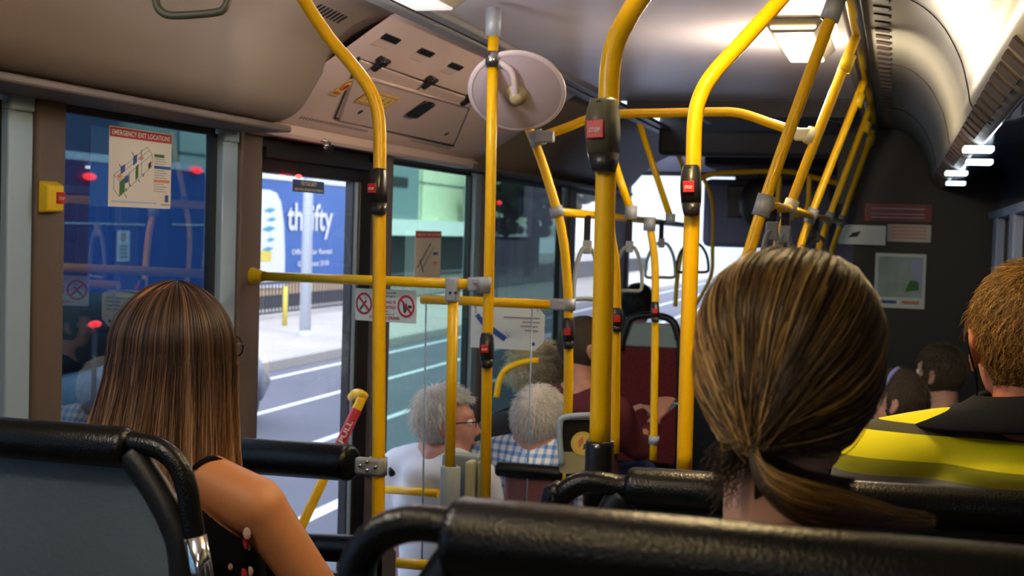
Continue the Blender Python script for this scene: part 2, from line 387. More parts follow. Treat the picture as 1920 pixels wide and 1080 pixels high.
# double exit door: two narrow glazed leaves, header
t = bpy.data.objects.new('door_1', None); COL.objects.link(t); t.location = (XL, 4.1, -.02); struct(t)
mb = MB(); mb.bx(XL-.05, XL+.0, 3.70, 4.63, 1.955, 2.11); mb.bx(XL-.03, XL+.03, 3.70, 4.63, 2.0, 2.03); mb.bx(XL-.03, XL+.045, 3.72, 4.60, 2.06, 2.095, .004)
mb.build('door_header', 'doorblack', t)
mb = MB(); mb.bx(XL-.04, XL+.002, 3.70, 3.735, -.02, 1.96, .004); mb.bx(XL-.04, XL-.01, 4.475, 4.485, -.02, 1.96); mb.bx(XL-.04, XL+.004, 4.51, 4.625, -.02, 1.96, .006); mb.bx(XL-.04, XL+.01, 3.75, 4.45, -.02, .12, .006)
mb.build('door_frame', 'doorblack', t)
MB().bx(XL-.035, XL-.004, 4.487, 4.508, -.02, 1.96).build('edge_seal', 'reveal', t)
MB().bx(XL-.015, XL-.009, 3.735, 4.475, .1, 1.955).build('door_pane', 'glass_clear', t)
# door closer gear above the door
t = thing('door_closer', (XL+.06, 4.0, 2.08), 'black and chrome door closer mechanism above the exit door', 'door closer')
c = atX(600, 262, XL+.06)
MB().bx(c.x-.02, c.x+.02, c.y-.04, c.y+.05, c.z-.01, c.z+.02, .004).box((c.x, c.y+.06, c.z-.01), (.03, .05, .05), .005).build('bracket', 'black_plastic', t)
MB().tube([(c.x, c.y-.25, c.z-.004), (c.x, c.y+.42, c.z-.004)], .009).build('rod', 'hinge', t)
MB().tube([(c.x+.02, c.y-.03, c.z), (c.x+.03, c.y, c.z-.012), (c.x+.01, c.y+.05, c.z-.014)], .008).ball((c.x+.03, c.y-.02, c.z-.02), .011).build('lever', 'chrome', t)

# right wall: windows with blue-grey pillars, partly dark
wallseg('wall_right', [(XR, XR+.06, -1.6, 9.6, -.02, 1.15), (XR, XR+.06, -1.6, 9.6, 2.16, 2.45)], 'wall_grey')
mb = MB(); mb.bx(XR-.012, XR+.05, -1.6, 9.6, 1.965, 2.17); struct(mb.build('trim_12', 'gloss_blue'))
mb = MB(); mb.bx(XR-.03, XR+.05, -1.6, 9.6, 1.925, 1.965, .005); struct(mb.build('trim_13', 'pillar_blue'))
for i, (y0, y1) in enumerate([(1.2, 1.32), (2.5, 2.62), (3.8, 3.94), (5.0, 5.15), (5.75, 5.95), (6.7, 6.9), (8.2, 8.35)]):
    mb = MB(); mb.bx(XR-.03, XR+.05, y0, y1, 1.14, 1.93, .01); struct(mb.build('trim_%d' % (14+i), 'pillar_blue'))
yy = [-1.6, 1.2, 1.32, 2.5, 2.62, 3.8, 3.94, 5.0, 5.15, 5.75, 5.95, 6.7, 6.9, 8.2, 8.35, 9.5]
for i in range(8): window(7+i, yy[2*i]+.01, yy[2*i+1]-.01, 1.165, 1.915, 'glass_night', XR)
# rear wall, floors
wallseg('wall_rear', [(XL-.06, XR+.06, -1.66, -1.6, -.02, 2.45)], 'wall_grey')
wallseg('floor', [(XL-.06, XR+.06, -1.6, 9.6, -.06, 0), (XL, XR, -1.6, 2.75, 0, .6)], 'floor_vinyl')
# wheel-arch boxes that carry the front seats
wallseg('trim_30', [(XL, -1.0, 4.9, 5.0, 0, .0+.3), (-.25, XR, 4.6, 7.1, 0, .3)], 'wall_grey')

# ---- ceiling
mb = MB(); mb.use('ceiling_panel'); mb.bx(-1.29, -.12, -1.6, 6.0, 2.40, 2.44)
mb.bx(-1.29, -.12, 6.0, 9.6, 2.52, 2.56)
mb.use('line_dark')
for y in (3.12, 5.9): mb.bx(-1.24, -.16, y, y+.006, 2.399, 2.402)
struct(mb.build('ceiling'))
mb = MB()
mb.use('ceiling_trim'); mb.bx(-1.335, -1.285, -1.6, 9.2, 2.375, 2.41, .006); mb.bx(-1.275, -1.235, -1.6, 9.2, 2.382, 2.402, .004)
mb.use('line_dark'); mb.bx(-1.287, -1.274, -1.6, 9.2, 2.384, 2.40)
mb.use('chrome'); mb.bx(-.145, -.105, -1.6, 9.2, 2.375, 2.41, .006); mb.use('ceiling_trim'); mb.bx(-.185, -.155, -1.6, 9.2, 2.385, 2.402, .004)
struct(mb.build('trim_31'))
# dark hatch and duct beyond it
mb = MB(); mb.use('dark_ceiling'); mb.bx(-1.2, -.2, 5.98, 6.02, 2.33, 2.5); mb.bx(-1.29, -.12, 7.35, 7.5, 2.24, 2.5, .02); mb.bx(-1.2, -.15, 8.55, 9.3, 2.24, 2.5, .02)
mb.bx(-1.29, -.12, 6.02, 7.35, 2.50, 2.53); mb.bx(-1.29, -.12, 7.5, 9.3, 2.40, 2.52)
struct(mb.build('trim_32'))
t = thing('roof_hatch', (-.7, 5.4, 2.39), 'dark roof hatch panel hanging under the far ceiling', 'hatch')
mb = MB(); mb.bx(-1.02, -.28, 6.1, 6.95, 2.345, 2.37, .01); mb.build('hatch_panel', 'dark_ceiling', t)
mb = MB(); mb.box((-.30, 6.35, 2.36), (.03, .42, .03), .005, Matrix.Rotation(-.25, 3, 'Z')); mb.box((-.9, 6.35, 2.36), (.03, .42, .03), .005); mb.build('strut', 'ceiling_trim', t)

# ---- coves
def cove(name, prof, y0, y1, matn, ny=2, parent=None):
    mb = MB(); mb.sweep([[(x, y0+(y1-y0)*k/ny, z) for x, z in prof] for k in range(ny+1)])
    return mb.build(name, matn, parent, solid=.012)
def smooth_prof(pts, n=6):
    P = [Vector((a, b, 0)) for a, b in pts]; P = [P[0]*2-P[1]] + P + [P[-1]*2-P[-2]]; q = []
    for i in range(1, len(P)-2):
        for k in range(n):
            t_ = k/n; a, b, c, d = P[i-1], P[i], P[i+1], P[i+2]; v = .5*((2*b)+(c-a)*t_+(2*a-5*b+4*c-d)*t_*t_+(3*b-a-3*c+d)*t_**3); q.append((v.x, v.y))
    return q + [pts[-1]]
bulge = smooth_prof([(-1.30, 2.40), (-1.42, 2.385), (-1.50, 2.345), (-1.555, 2.285), (-1.60, 2.19), (-1.645, 2.12), (-1.72, 2.088), (-1.875, 2.085)])
base_ = smooth_prof([(-1.30, 2.40), (-1.43, 2.395), (-1.60, 2.33), (-1.72, 2.24), (-1.80, 2.15), (-1.875, 2.085)])
# front end of the big bulged panel rounds back into the base profile
mb = MB(); rows = []
NB = len(bulge); cen = lambda i: base_[min(int(i/(NB-1)*(len(base_)-1)), len(base_)-1)]
for y, k in [(-1.6, 0), (1, 0), (3.44, 0), (3.50, .06), (3.54, .2), (3.565, .42), (3.575, .7), (3.58, 1)]:
    rows.append([(bulge[i][0]*(1-k)+cen(i)[0]*k, y, bulge[i][1]*(1-k)+cen(i)[1]*k) for i in range(NB)])
mb.sweep(rows); o = struct(mb.build('trim_33', 'cove', solid=.006))
o = struct(cove('trim_34', base_, 5.75, 9.3, 'cove'))
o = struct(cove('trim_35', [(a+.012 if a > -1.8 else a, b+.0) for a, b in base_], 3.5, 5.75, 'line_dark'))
# lower gutter under the cove
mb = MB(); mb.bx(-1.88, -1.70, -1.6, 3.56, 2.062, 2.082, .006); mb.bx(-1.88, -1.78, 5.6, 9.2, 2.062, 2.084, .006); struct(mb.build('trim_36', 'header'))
# vent slots on top of the bulged panel
def cove_y(prof, px, py):   # where a sight line meets the extruded profile
    best = None
    for (x0, z0), (x1, z1) in zip(prof, prof[1:]):
        n = Vector((-(z1-z0), 0, (x1-x0))); v = ray(px, py); p0 = Vector((x0, 0, z0)); dn = v.dot(n)
        if abs(dn) < 1e-6: continue
        t_ = (p0-CO).dot(n)/dn; q = CO+v*t_; u = ((q.x-x0)*(x1-x0)+(q.z-z0)*(z1-z0))/((x1-x0)**2+(z1-z0)**2)
        if -.05 <= u <= 1.05 and t_ > 0 and (best is None or t_ < best[0]): best = (t_, q, Vector((x1-x0, 0, z1-z0)).normalized())
    return best
def vent(px0, py0, px1, py1, n, ln, nm='air_vent', lab='', prof=bulge, w_=.008):
    a, b = cove_y(prof, px0, py0), cove_y(prof, px1, py1)
    if not a or not b: return
    t = thing(nm, a[1], lab, 'vent', 'slotted vents in the left cove'); mb = MB(); dn = a[2]; nn = Vector((0, 1, 0)).cross(dn); nn = nn if nn.z < 0 else -nn
    for k in range(n):
        p = a[1].lerp(b[1], k/(n-1)) + nn*.004; R = Matrix((dn, Vector((0, 1, 0)), nn)).transposed()
        mb.box(p, (ln, w_, .004), .001, R)
    mb.build('slot', 'hinge', t)
vent(592, 12, 640, 34, 8, .035, lab='row of dark slots in the cove beside the bent yellow pole')

# ---- housing over the exit door
h0 = Vector((-1.37, 0, 2.39)); h1 = Vector((-1.75, 0, 2.135)); hd = (h1-h0).normalized(); HN = Vector((0, 1, 0)).cross(hd); HN = HN if HN.z < 0 else -HN
def H(px, py): return atPlane(px, py, h0, HN)
t = thing('door_gear_cover', (-1.6, 4.6, 2.12), 'pinkish grey hinged cover panel above the exit door', 'cover panel')
mb = MB(); rows = []
prof = [(-1.33, 2.405), (-1.37, 2.39), (-1.75, 2.135), (-1.80, 2.10), (-1.86, 2.095), (-1.88, 2.12)]
for y, k in [(3.5, 0), (5.55, 0), (5.70, .3), (5.75, 1)]: rows.append([(x-.03*k, y, z+.02*k) for x, z in prof])
mb.sweep(rows); mb.build('cover_shell', 'cove_pink', t, solid=.006)
MB().bx(XL, -1.80, 3.60, 5.68, 2.062, 2.10, .008).bx(-1.83, -1.795, 3.60, 5.6, 2.068, 2.112, .006).build('lower_lip', 'cove_pink', t)
# raised lid
def HP(pts, lift): return [H(a, b)+HN*lift for a, b in pts]
mb = MB(); q = [(640, 118), (672, 103), (884, 176), (868, 200), (845, 272), (838, 268), (628, 222)]
mb.prism(HP([(632, 222), (672, 106), (884, 182), (848, 268)], .0), HN*.012, .006); mb.build('lid', 'cove_pink', t)
mb = MB()
for a, b in (((668, 106), (893, 184)), ((626, 218), (672, 104)), ((626, 218), (848, 272)), ((848, 272), (880, 196))):
    p, q_ = H(*a)+HN*.006, H(*b)+HN*.006; mb.tube([p, q_], .0032, 6)
mb.build('seam', 'line_dark', t)
mb = MB(); p, q_ = H(668, 134)+HN*.012, H(876, 196)+HN*.012; mb.tube([p, q_], .006, 8); mb.build('rib', 'cove_pink', t)
for i, (px, py) in enumerate([(712, 108), (804, 144), (876, 178)]):
    c = H(px, py)+HN*.014; MB().box(c, (.026, .045, .03), .008, Matrix((hd, Vector((0, 1, 0)), HN)).transposed()).box(c+hd*.022+HN*.003, (.036, .022, .022), .007, Matrix((hd, Vector((0, 1, 0)), HN)).transposed()).box(c-hd*.008+Vector((0, .03, 0)), (.012, .03, .012), .004, Matrix((hd, Vector((0, 1, 0)), HN)).transposed()).build('hinge', 'hinge', t)
RH = Matrix((hd, Vector((0, 1, 0)), HN)).transposed()
c = H(784, 198)+HN*.018; MB().box(c, (.088, .100, .012), .005, RH).box(c-hd*.038, (.02, .05, .003), .001, RH).build('inspection_window', 'hinge', t, label='black rounded window')
for px, py in [(672, 204), (834, 246)]:
    MB().lathe(H(px, py)+HN*.012, HN, [(0, .002), (.010, .002), (.010, 0)], 20).build('lock', 'hinge', t)
for px, py in [(728, 72), (794, 98), (850, 124)]:
    mb = MB(); c = H(px, py)
    mb.use('cove_pink').box(c+hd*.02, (.04, .13, .008), .003, RH); mb.use('hinge')
    for k in range(9): mb.box(c-hd*.006+Vector((0, (k-4)*.0135, 0))+HN*.006, (.022, .0065, .006), 0, RH)
    mb.build('vent', None, t)
mb = MB()
for k in range(26): mb.box(Vector((-1.765, 3.75+k*.021, 2.128))+HN*.004, (.012, .009, .004), 0, RH)
for k in range(22): mb.box(Vector((-1.765, 4.72+k*.021, 2.128))+HN*.004, (.010, .009, .004), 0, RH)
mb.build('ribbing', 'line_dark', t)
# stickers
def sticker_board(px, py): c = H(px, py)+HN*.0165; return Board(c, Vector((0, 1, 0)), -hd)
t = thing('warning_sticker', H(703, 178)+HN*.014, 'cream sticker with red running figures on door gear cover', 'sticker')
B = sticker_board(704, 180); mb = MB(); mb.use('sticker_cream'); B.rrect(mb, -.125, .125, -.032, .032, .005); mb.build('sheet', None, t)
mb = MB(); mb.use('sticker_orange')
for a in ((-.118, .118, .024, .027), (-.118, .118, -.027, -.024), (-.118, -.115, -.027, .027), (.115, .118, -.027, .027), (-.1, -.02, .008, .014)): B.rect(mb, *a, h=.0016)
mb.use('sticker_red')
for cu in (-.08, -.03, .03, .08):
    B.disc(mb, cu+.006, .014, .004); B.line(mb, (cu+.004, .01), (cu-.004, -.004), .005); B.line(mb, (cu-.004, -.004), (cu+.008, -.018), .003); B.line(mb, (cu-.004, -.004), (cu-.014, -.016), .003); B.line(mb, (cu+.002, .006), (cu+.014, .0), .003); B.line(mb, (cu+.002, .006), (cu-.010, .004), .003)
mb.build('pictograms', None, t)
t = thing('round_warning_sticker', H(641, 158)+HN*.014, 'small cream sticker with red dot beside the bent yellow pole', 'sticker')
B = Board(H(642, 160)+HN*.008, Vector((0, 1, 0)), -hd); mb = MB(); mb.use('sticker_cream'); B.rect(mb, -.03, .03, -.042, .042); mb.build('sheet', None, t)
mb = MB(); mb.use('sticker_orange'); B.ring(mb, 0, .012, .026, .018); B.rect(mb, -.022, .022, -.034, -.022, .0014); mb.use('sticker_red'); B.disc(mb, .004, .006, .012, .0016); mb.build('emblem', None, t)

# ---- right cove with its two rows of slots
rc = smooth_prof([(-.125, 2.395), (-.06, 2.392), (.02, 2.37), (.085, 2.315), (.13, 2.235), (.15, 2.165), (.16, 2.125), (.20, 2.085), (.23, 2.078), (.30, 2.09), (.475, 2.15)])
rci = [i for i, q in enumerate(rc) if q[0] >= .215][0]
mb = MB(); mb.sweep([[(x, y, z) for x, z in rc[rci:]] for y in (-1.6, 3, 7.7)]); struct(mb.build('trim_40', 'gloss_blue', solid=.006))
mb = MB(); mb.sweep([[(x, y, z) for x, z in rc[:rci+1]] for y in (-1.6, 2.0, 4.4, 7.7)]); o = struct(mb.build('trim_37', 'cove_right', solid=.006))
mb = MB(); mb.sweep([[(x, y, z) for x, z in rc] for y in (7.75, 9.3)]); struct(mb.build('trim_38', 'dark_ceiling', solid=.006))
def rc_at(f):
    i = min(int(f*(len(rc)-1)), len(rc)-2); a, b = Vector((rc[i][0], 0, rc[i][1])), Vector((rc[i+1][0], 0, rc[i+1][1])); d = (b-a).normalized(); n = Vector((0, 1, 0)).cross(d); n = n if n.dot(Vector((-1, 0, -1))) > 0 else -n; return a, d, n
for nm, f, ln, wd, step, lab in (('upper', .10, .040, .055, .12, 'row of dark slots along the top of the right cove'), ('lower', .65, .046, .085, .15, 'row of dark slots along the lower edge of the right cove')):
    a, d, n = rc_at(f); t = thing('slotted_vent_strip', a+Vector((0, 4, 0)), lab, 'vent'); R = Matrix((d, Vector((0, 1, 0)), n)).transposed(); y = 2.2
    while y < 7.5: MB().box(a+Vector((0, y, 0))+n*.005, (ln, wd, .006), 0, R).build('slot', 'line_dark', t); y += step
# panel joints of right cove
mb = MB()
for y in (3.3, 4.6, 6.1):
    mb.tube([Vector((x-.004, y, z-.004)) for x, z in rc[:44]], .0016, 5)
struct(mb.build('trim_39', 'line_dark'))

# ---- front of the bus
wallseg('wall_front', [(XL-.06, XR+.06, 9.5, 9.56, -.05, .85), (XL-.06, -1.86, 9.5, 9.56, .85, 2.5), (-.86, XR+.06, 9.5, 9.56, .85, 2.3), (XL-.06, XR+.06, 9.5, 9.56, 2.25, 2.6)], 'cowl')
t = bpy.data.objects.new('window_20', None); COL.objects.link(t); t.location = (-.7, 9.53, .85); struct(t)
MB().bx(XL, XR, 9.525, 9.531, .85, 2.25).build('pane', 'glass_clear', t)
MB().bx(XL, XR, 9.505, 9.53, .84, .87).bx(XL, XR, 9.505, 9.53, 2.22, 2.25).build('window_frame', 'rubber', t)
t = thing('destination_display_box', (-.8, 9.1, 1.75), 'grey purple box of the destination display at the front', 'display box')
a, b = atY(1320, 335, 9.05), atY(1562, 470, 9.05)
MB().bx(a.x, b.x, 9.05, 9.35, b.z, a.z, .04).build('housing', 'cowl', t); MB().bx(a.x+.2, b.x-.2, 9.12, 9.3, a.z-.05, 2.42).build('mount', 'dark_ceiling', t); MB().bx(a.x+.16, a.x+.34, 9.03, 9.05, b.z+.2, b.z+.42, .01).build('screen', 'black_plastic', t)
c = atY(1420, 380, 8.7)
t = thing('driver_mirror', c, 'dark round mirror hanging from the dark front ceiling', 'mirror')
MB().ball(c, (.12, .03, .16)).build('mirror_head', 'hinge', t); MB().tube([c+Vector((0, .02, .1)), c+Vector((0, .05, .55))], .012).build('arm', 'hinge', t)
t = thing('dashboard', (-.7, 9.2, 0), 'black dashboard under the windscreen', 'dashboard'); MB().bx(-1.7, .3, 8.9, 9.49, .0, 1.0, .05).build('top', 'partition_black', t)

# driver's partition, posters
Y7 = 7.25
a = atY(1600, 470, Y7)
mb = MB(); mb.bx(a.x, XR, Y7, Y7+.04, 0, 2.12); mb.bx(a.x-.1, XR, Y7+.04, Y7+.3, 1.99, 2.4); struct(mb.build('wall_driver', 'partition_black'))
def poster(name, x0, y0, x1, y1, Y, label, cat, fn, matn, th=.004):
    a, b = atY(x0, y0, Y), atY(x1, y1, Y); c = (a+b)/2; w_, h_ = abs(b.x-a.x), abs(a.z-b.z)
    t = thing(name, c, label, cat); B = Board(c, (1, 0, 0), (0, 0, 1)); mb = MB(); mb.use(matn); B.rrect(mb, -w_/2, w_/2, -h_/2, h_/2, .006, 0, th); mb.build('sheet', None, t)
    if fn:
        mb = MB(); fn(B, mb, w_, h_); mb.build('print', None, t)
def f_map(B, mb, w_, h_):
    mb.use('map_green'); B.rect(mb, -w_*.44, w_*.44, -h_*.3, h_*.44, .001); mb.use('ink_blue'); B.rect(mb, -w_*.4, -w_*.05, -h_*.42, -h_*.36, .001)
    mb.use('ink_orange'); B.rect(mb, w_*.05, w_*.4, -h_*.42, -h_*.36, .001); mb.use('ink_green'); B.poly(mb, [(.1*w_, -.2*h_), (.38*w_, -.16*h_), (.36*w_, 0), (.2*w_, .02*h_)], .0016)
    mb.use('ink_paleblue'); B.poly(mb, [(.3*w_, 0), (.43*w_, -.1*h_), (.43*w_, .4*h_), (.16*w_, .4*h_)], .0016)
poster('route_map', 1642, 474, 1733, 580, Y7-.02, 'pale route map poster on the black driver partition', 'poster', f_map, 'sign_white')
poster('banner_sign', 1622, 381, 1746, 417, Y7-.02, 'dim red banner high on the black driver partition', 'sign', lambda B, mb, w_, h_: (mb.use('ink_paleblue'), [B.rect(mb, -w_*.4, w_*.4, h_*k, h_*(k+.05), .001) for k in (-.3, -.1, .2)]), 'banner_dim')
poster('notice_sign', 1573, 421, 1660, 460, Y7-.06, 'pale notice with a dark blot under the red banner', 'sign', lambda B, mb, w_, h_: (mb.use('ink_black'), B.poly(mb, [(-.3*w_, -.15*h_), (-.1*w_, -.1*h_), (-.02*w_, .2*h_), (-.2*w_, .1*h_)], .001)), 'sign_white')
poster('notice_sign', 1664, 420, 1745, 455, Y7-.02, 'pinkish notice under the red banner, right beside the dark-blot notice', 'sign', lambda B, mb, w_, h_: (mb.use('ink_orange'), [B.rect(mb, -w_*.4, w_*.4, h_*k, h_*(k+.07), .001) for k in (-.3, -.1, .1, .3)]), 'paper')

# ---- ceiling lamps (warm lens glowing, light of its own)
def lamp(c, lens, power, label, col=(1, .84, .62), w_=.17, l=.66):
    c = Vector(c); t = thing('ceiling_lamp', c, label, 'ceiling lamp', 'ceiling lamps')
    mb = MB(); z = c.z; x0, x1, y0, y1 = c.x-w_/2, c.x+w_/2, c.y-l/2, c.y+l/2
    mb.hexa([(x0+.03, y0+.03, z-.035), (x1-.03, y0+.03, z-.035), (x1-.03, y1-.03, z-.035), (x0+.03, y1-.03, z-.035), (x0, y0, z), (x1, y0, z), (x1, y1, z), (x0, y1, z)], .004); mb.build('housing', 'lamp_body', t)
    mb = MB(); mb.hexa([(x0+.035, y0+.045, z-.040), (x1-.035, y0+.045, z-.040), (x1-.035, y1-.04, z-.040), (x0+.035, y1-.04, z-.040), (x0+.022, y0+.012, z-.02), (x1-.022, y0+.012, z-.02), (x1-.022, y1-.04, z-.02), (x0+.022, y1-.04, z-.02)], .003); mb.build('lens', lens, t)
    if power:
        ld = bpy.data.lights.new('lamp_light', 'POINT'); ld.shadow_soft_size = .05; ld.energy = power; ld.color = col
        lo = bpy.data.objects.new('lamp_light', ld); COL.objects.link(lo); lo.parent = t; lo.location = (0, 0, -.17)
lamp((-.295, 4.05, 2.398), 'lamp_lens', 12, 'glowing warm ceiling lamp beside the bundle of yellow poles')
lamp((-1.17, 2.98, 2.398), 'lamp_dim', 2.6, 'pale faint ceiling lamp by the left ceiling trim', (1, .93, .93))
lamp((-.295, 2.02, 2.398), 'lamp_lens', 7.0, 'added unseen warm lamp over the ponytailed passenger', (1, .74, .36))  # out of view, added to light the hair crown and bar tops
lamp((-.50, .45, 2.398), 'lamp_lens', 1.3, 'added unseen warm lamp over the rear right seats', (1, .72, .34))  # out of view, added as weak warm light on the seat tops
lamp((-1.12, .9, 2.398), 'lamp_lens', 6.0, 'added unseen lamp over the rear left seats', (1, .96, .92))  # unseen lamp, added to brighten the left cove and ceiling
lamp((-.70, -1.0, 2.398), 'lamp_lens', 2, 'added unseen lamp over the rearmost row', (.95, .95, 1))  # added behind the camera to brighten the interior
# glowing strips added in place of reflections over the right windows
for px, py in ((1834, 279), (1836, 303), (1793, 324), (1792, 343), (1768, 370)):
    c = atPlane(px, py, Vector((0, 0, 2.062)), ZZ)
    t = thing('reflection_strip', c, 'small glowing strip imitating a reflection under the lower lip of the right cove', 'reflection strip', 'imitated reflections under the right cove')
    MB().bx(c.x-.040, c.x+.040, c.y-.05, c.y+.05, c.z-.010, c.z+.006, .004).build('lens', 'reflection_glow', t)

# ================================================================ POLES AND RAILS
RP = .0142
def pole(name, pts, label, parts=(), r=RP, group=None, matn='yellow', smooth=6, cat='grab pole', loc=None):
    P = [D(*p) for p in pts]; base = min(P, key=lambda v: v.z)
    t = thing(name, base, label, cat, group); MB().tube(P, r, 18, smooth if len(P) > 2 else 0).build('tube', matn, t)
    for f in parts: f(t)
    return t
def stopbox(px, py0, py1, d, w_=.026, facing=0, big=False, text=True):
    """stop-request unit wrapped on a pole, red push button with STOP"""
    def f(t):
        a, b = D(px, py0, d), D(px, py1, d); ax = (a-b).normalized(); L_ = (a-b).length
        fw = -(CF - ax*CF.dot(ax)).normalized(); R_ = Matrix.Rotation(facing, 3, ax); fw = R_ @ fw; sd_ = ax.cross(fw).normalized()   # fw: towards the rear seats
        c = (a+b)/2; P = lambda s_, u, h: c + sd_*s_ + ax*u + fw*h
        mb = MB(); secs = []
        for u, hw, dep in ((-.5, .70, .95), (-.44, .80, 1.05), (-.25, 1, 1.25), (0, 1.05, 1.9), (.1, 1.05, 1.95), (.34, 1.0, 1.6), (.46, .85, 1.1), (.5, .8, 1.0)):
            w2 = w_*hw; dd = w_*dep*.78
            secs.append([P(-w2*.75, u*L_, dd), P(w2*.75, u*L_, dd), P(w2, u*L_, dd*.55), P(w2, u*L_, -w_*.45), P(w2*.6, u*L_, -w_*.85), P(-w2*.6, u*L_, -w_*.85), P(-w2, u*L_, -w_*.45), P(-w2, u*L_, dd*.55)])
        mb.use('stop_grey' if big else 'stop_black').sweep(secs[2:], closed=True, cap=True); mb.use('stop_black').sweep(secs[:3], closed=True, cap=True)
        o = mb.build('stop_unit', None, t, label='dark stop-request unit with red button')
        s_ = w_*.62; uc = .055*L_; hh = w_*1.95*.78
        mb = MB(); mb.hexa([P(-s_, uc-s_, hh-.002), P(s_, uc-s_, hh-.002), P(s_, uc+s_, hh-.002), P(-s_, uc+s_, hh-.002), P(-s_, uc-s_, hh+.0025), P(s_, uc-s_, hh+.0025), P(s_, uc+s_, hh+.0025), P(-s_, uc+s_, hh+.0025)], .001)
        mb.build('push_button', 'red_button', o)
        if text:
            B = Board(P(0, uc, hh+.0032), sd_, ax)
            if B.n.dot(CF) > 0: B = Board(P(0, uc, hh+.0032), -sd_, ax)
            mb = MB(); mb.use('white_ink'); B.text(mb, 'STOP', 0, -.001, s_*.5, .0003, width=s_*1.35); mb.build('lettering', None, o)
        MB().lathe(P(0, .44*L_, w_*.85), fw, [(0, .002), (.003, .002), (.003, -.002)], 12).build('screw', 'hinge', o)
    return f
def collar(px, py, d, h=.04, r=.021, matn='clamp_grey', dirn=None, name='clamp'):
    def f(t):
        c = D(px, py, d); ax = Vector(dirn).normalized() if dirn is not None else Vector((0, 0, 1))
        MB().lathe(c, ax, [(r*.8, -h/2), (r, -h/2), (r, h/2), (r*.8, h/2)], 24).build(name, matn, t)
    return f
def dirpx(a, b): return (D(*b)-D(*a))

# A: nearest pole on the second right seat
A = pole('grab_pole', [(1124, 835, 1.80), (1130, 600, 1.80), (1136, 330, 1.80), (1141, 190, 1.80), (1144, 130, 1.80), (1153, 84, 1.80), (1172, 42, 1.80), (1205, -10, 1.81), (1300, -130, 1.83), (1420, -310, 1.86)],
     'thickest yellow grab pole, rising from the black-capped seat corner', [stopbox(1132, 186, 322, 1.785, .0195, -.45, True)], r=.0140)
# B
pole('grab_pole', [(1283, 880, 2.40), (1288, 700, 2.4), (1296, 450, 2.4), (1300, 310, 2.4), (1303, 225, 2.4), (1314, 178, 2.4), (1340, 135, 2.4), (1395, 75, 2.42), (1470, -8, 2.45), (1595, -150, 2.5)],
     'yellow grab pole bending right above its stop button, left of the ponytail', [stopbox(1296, 310, 404, 2.38, .0165, -.3)])
# C
pole('grab_pole', [(1361, 880, 3.05), (1366, 700, 3.05), (1376, 580, 3.05), (1404, 475, 3.05), (1440, 360, 3.05), (1500, 190, 3.05), (1568, 5, 3.05)],
     'dark yellow slanting pole with grey clamp, crossing in front of the lamp', [collar(1432, 386, 3.05, .05, .021, 'clamp_grey', dirpx((1404, 475, 3), (1440, 360, 3))), collar(1563, 15, 3.05, .06, .022, 'clamp_grey', dirpx((1500, 190, 3), (1568, 5, 3)), 'ceiling_socket')])
# D..G: slanting poles to the right ceiling trim
for i, (tx, ty, jx, jy, bx_, by_, d, lab, cm) in enumerate([
        (1607, 62, 1588, 118, 1480, 392, 3.78, 'bright yellow slanting pole joined by a cream clamp to the arched rail', 'clamp_cream'),
        (1621, 150, 1610, 188, 1521, 405, 4.85, 'slanting yellow pole just beyond the cream-clamped one', 'clamp_grey'),
        (1630, 205, 1624, 238, 1554, 410, 5.95, 'slanting yellow pole second beyond the cream-clamped one', 'clamp_grey'),
        (1637, 245, 1632, 262, 1578, 415, 6.75, 'farthest dim yellow slanting pole below the right cove', 'clamp_grey')]):
    dd = dirpx((bx_, by_, d), (tx, ty, d)); k = 1 if i else 1.0
    low = (bx_-22, by_+80, d) if i else (bx_-24, by_+95, d)
    pole('slanting_grab_pole', [(low[0]-6, low[1]+330, d), (low[0]-2, low[1]+130, d), low, (bx_, by_, d), (tx, ty, d)], lab,
         [collar(jx, jy, d, .05, .019, 'yellow_plastic', dd, 'joint'), collar(bx_, by_, d, .055, .02, cm, dd)], smooth=8)
# H arched cross rail
Hh = pole('arched_cross_rail', [(1007, 259, 3.92), (1060, 240, 3.9), (1108, 222, 3.9), (1160, 214, 3.88), (1250, 212, 3.87), (1340, 210, 3.85), (1390, 213, 3.84), (1450, 233, 3.82), (1521, 257, 3.8)],
     'bright yellow arched rail spanning the aisle under the ceiling', [collar(1007, 260, 3.93, .045, .023, 'clamp_grey', dirpx((990, 240, 3.9), (1045, 400, 3.9))), collar(1524, 256, 3.79, .045, .022, 'clamp_cream', dirpx((1480, 392, 3.8), (1590, 120, 3.8)))], r=.0135, cat='rail')
mb = MB(); mb.box(D(1021, 256, 3.9), (.06, .02, .035), .005); mb.build('bracket', 'clamp_grey', Hh); MB().box(D(1509, 252, 3.79), (.06, .02, .035), .005).build('bracket', 'clamp_cream', Hh)
# I: bent pole at the door
I_ = pole('grab_pole', [(709, 1000, 2.85), (710, 800, 2.85), (711, 500, 2.85), (712, 320, 2.85), (712, 250, 2.85), (706, 200, 2.85), (690, 162, 2.85), (655, 115, 2.86), (618, 72, 2.87), (570, 0, 2.88), (530, -70, 2.9)],
     'yellow grab pole with stop button, bending left in front of the exit door', [stopbox(710, 316, 402, 2.83, .0165, -.5)])
MB().lathe(D(708, 990, 2.85), (0, 0, 1), [(.018, -.03), (.021, -.03), (.019, .012), (.014, .012)], 20).build('base_socket', 'black_plastic', I_)
# J: ceiling-to-floor pole with mirror
J = pole('grab_pole', [(909, 985, 3.5), (913, 700, 3.5), (921, 300, 3.5), (925, 60, 3.5)], 'straight yellow pole in the middle carrying the round mirror', [
     collar(925, 42, 3.5, .075, .021, 'clamp_grey', name='ceiling_socket'), collar(924, 112, 3.49, .042, .020, 'steel', name='mirror_clamp'), stopbox(913, 624, 690, 3.48, .0165, -.2, text=True), collar(908, 534, 3.5, .042, .022)], smooth=0)
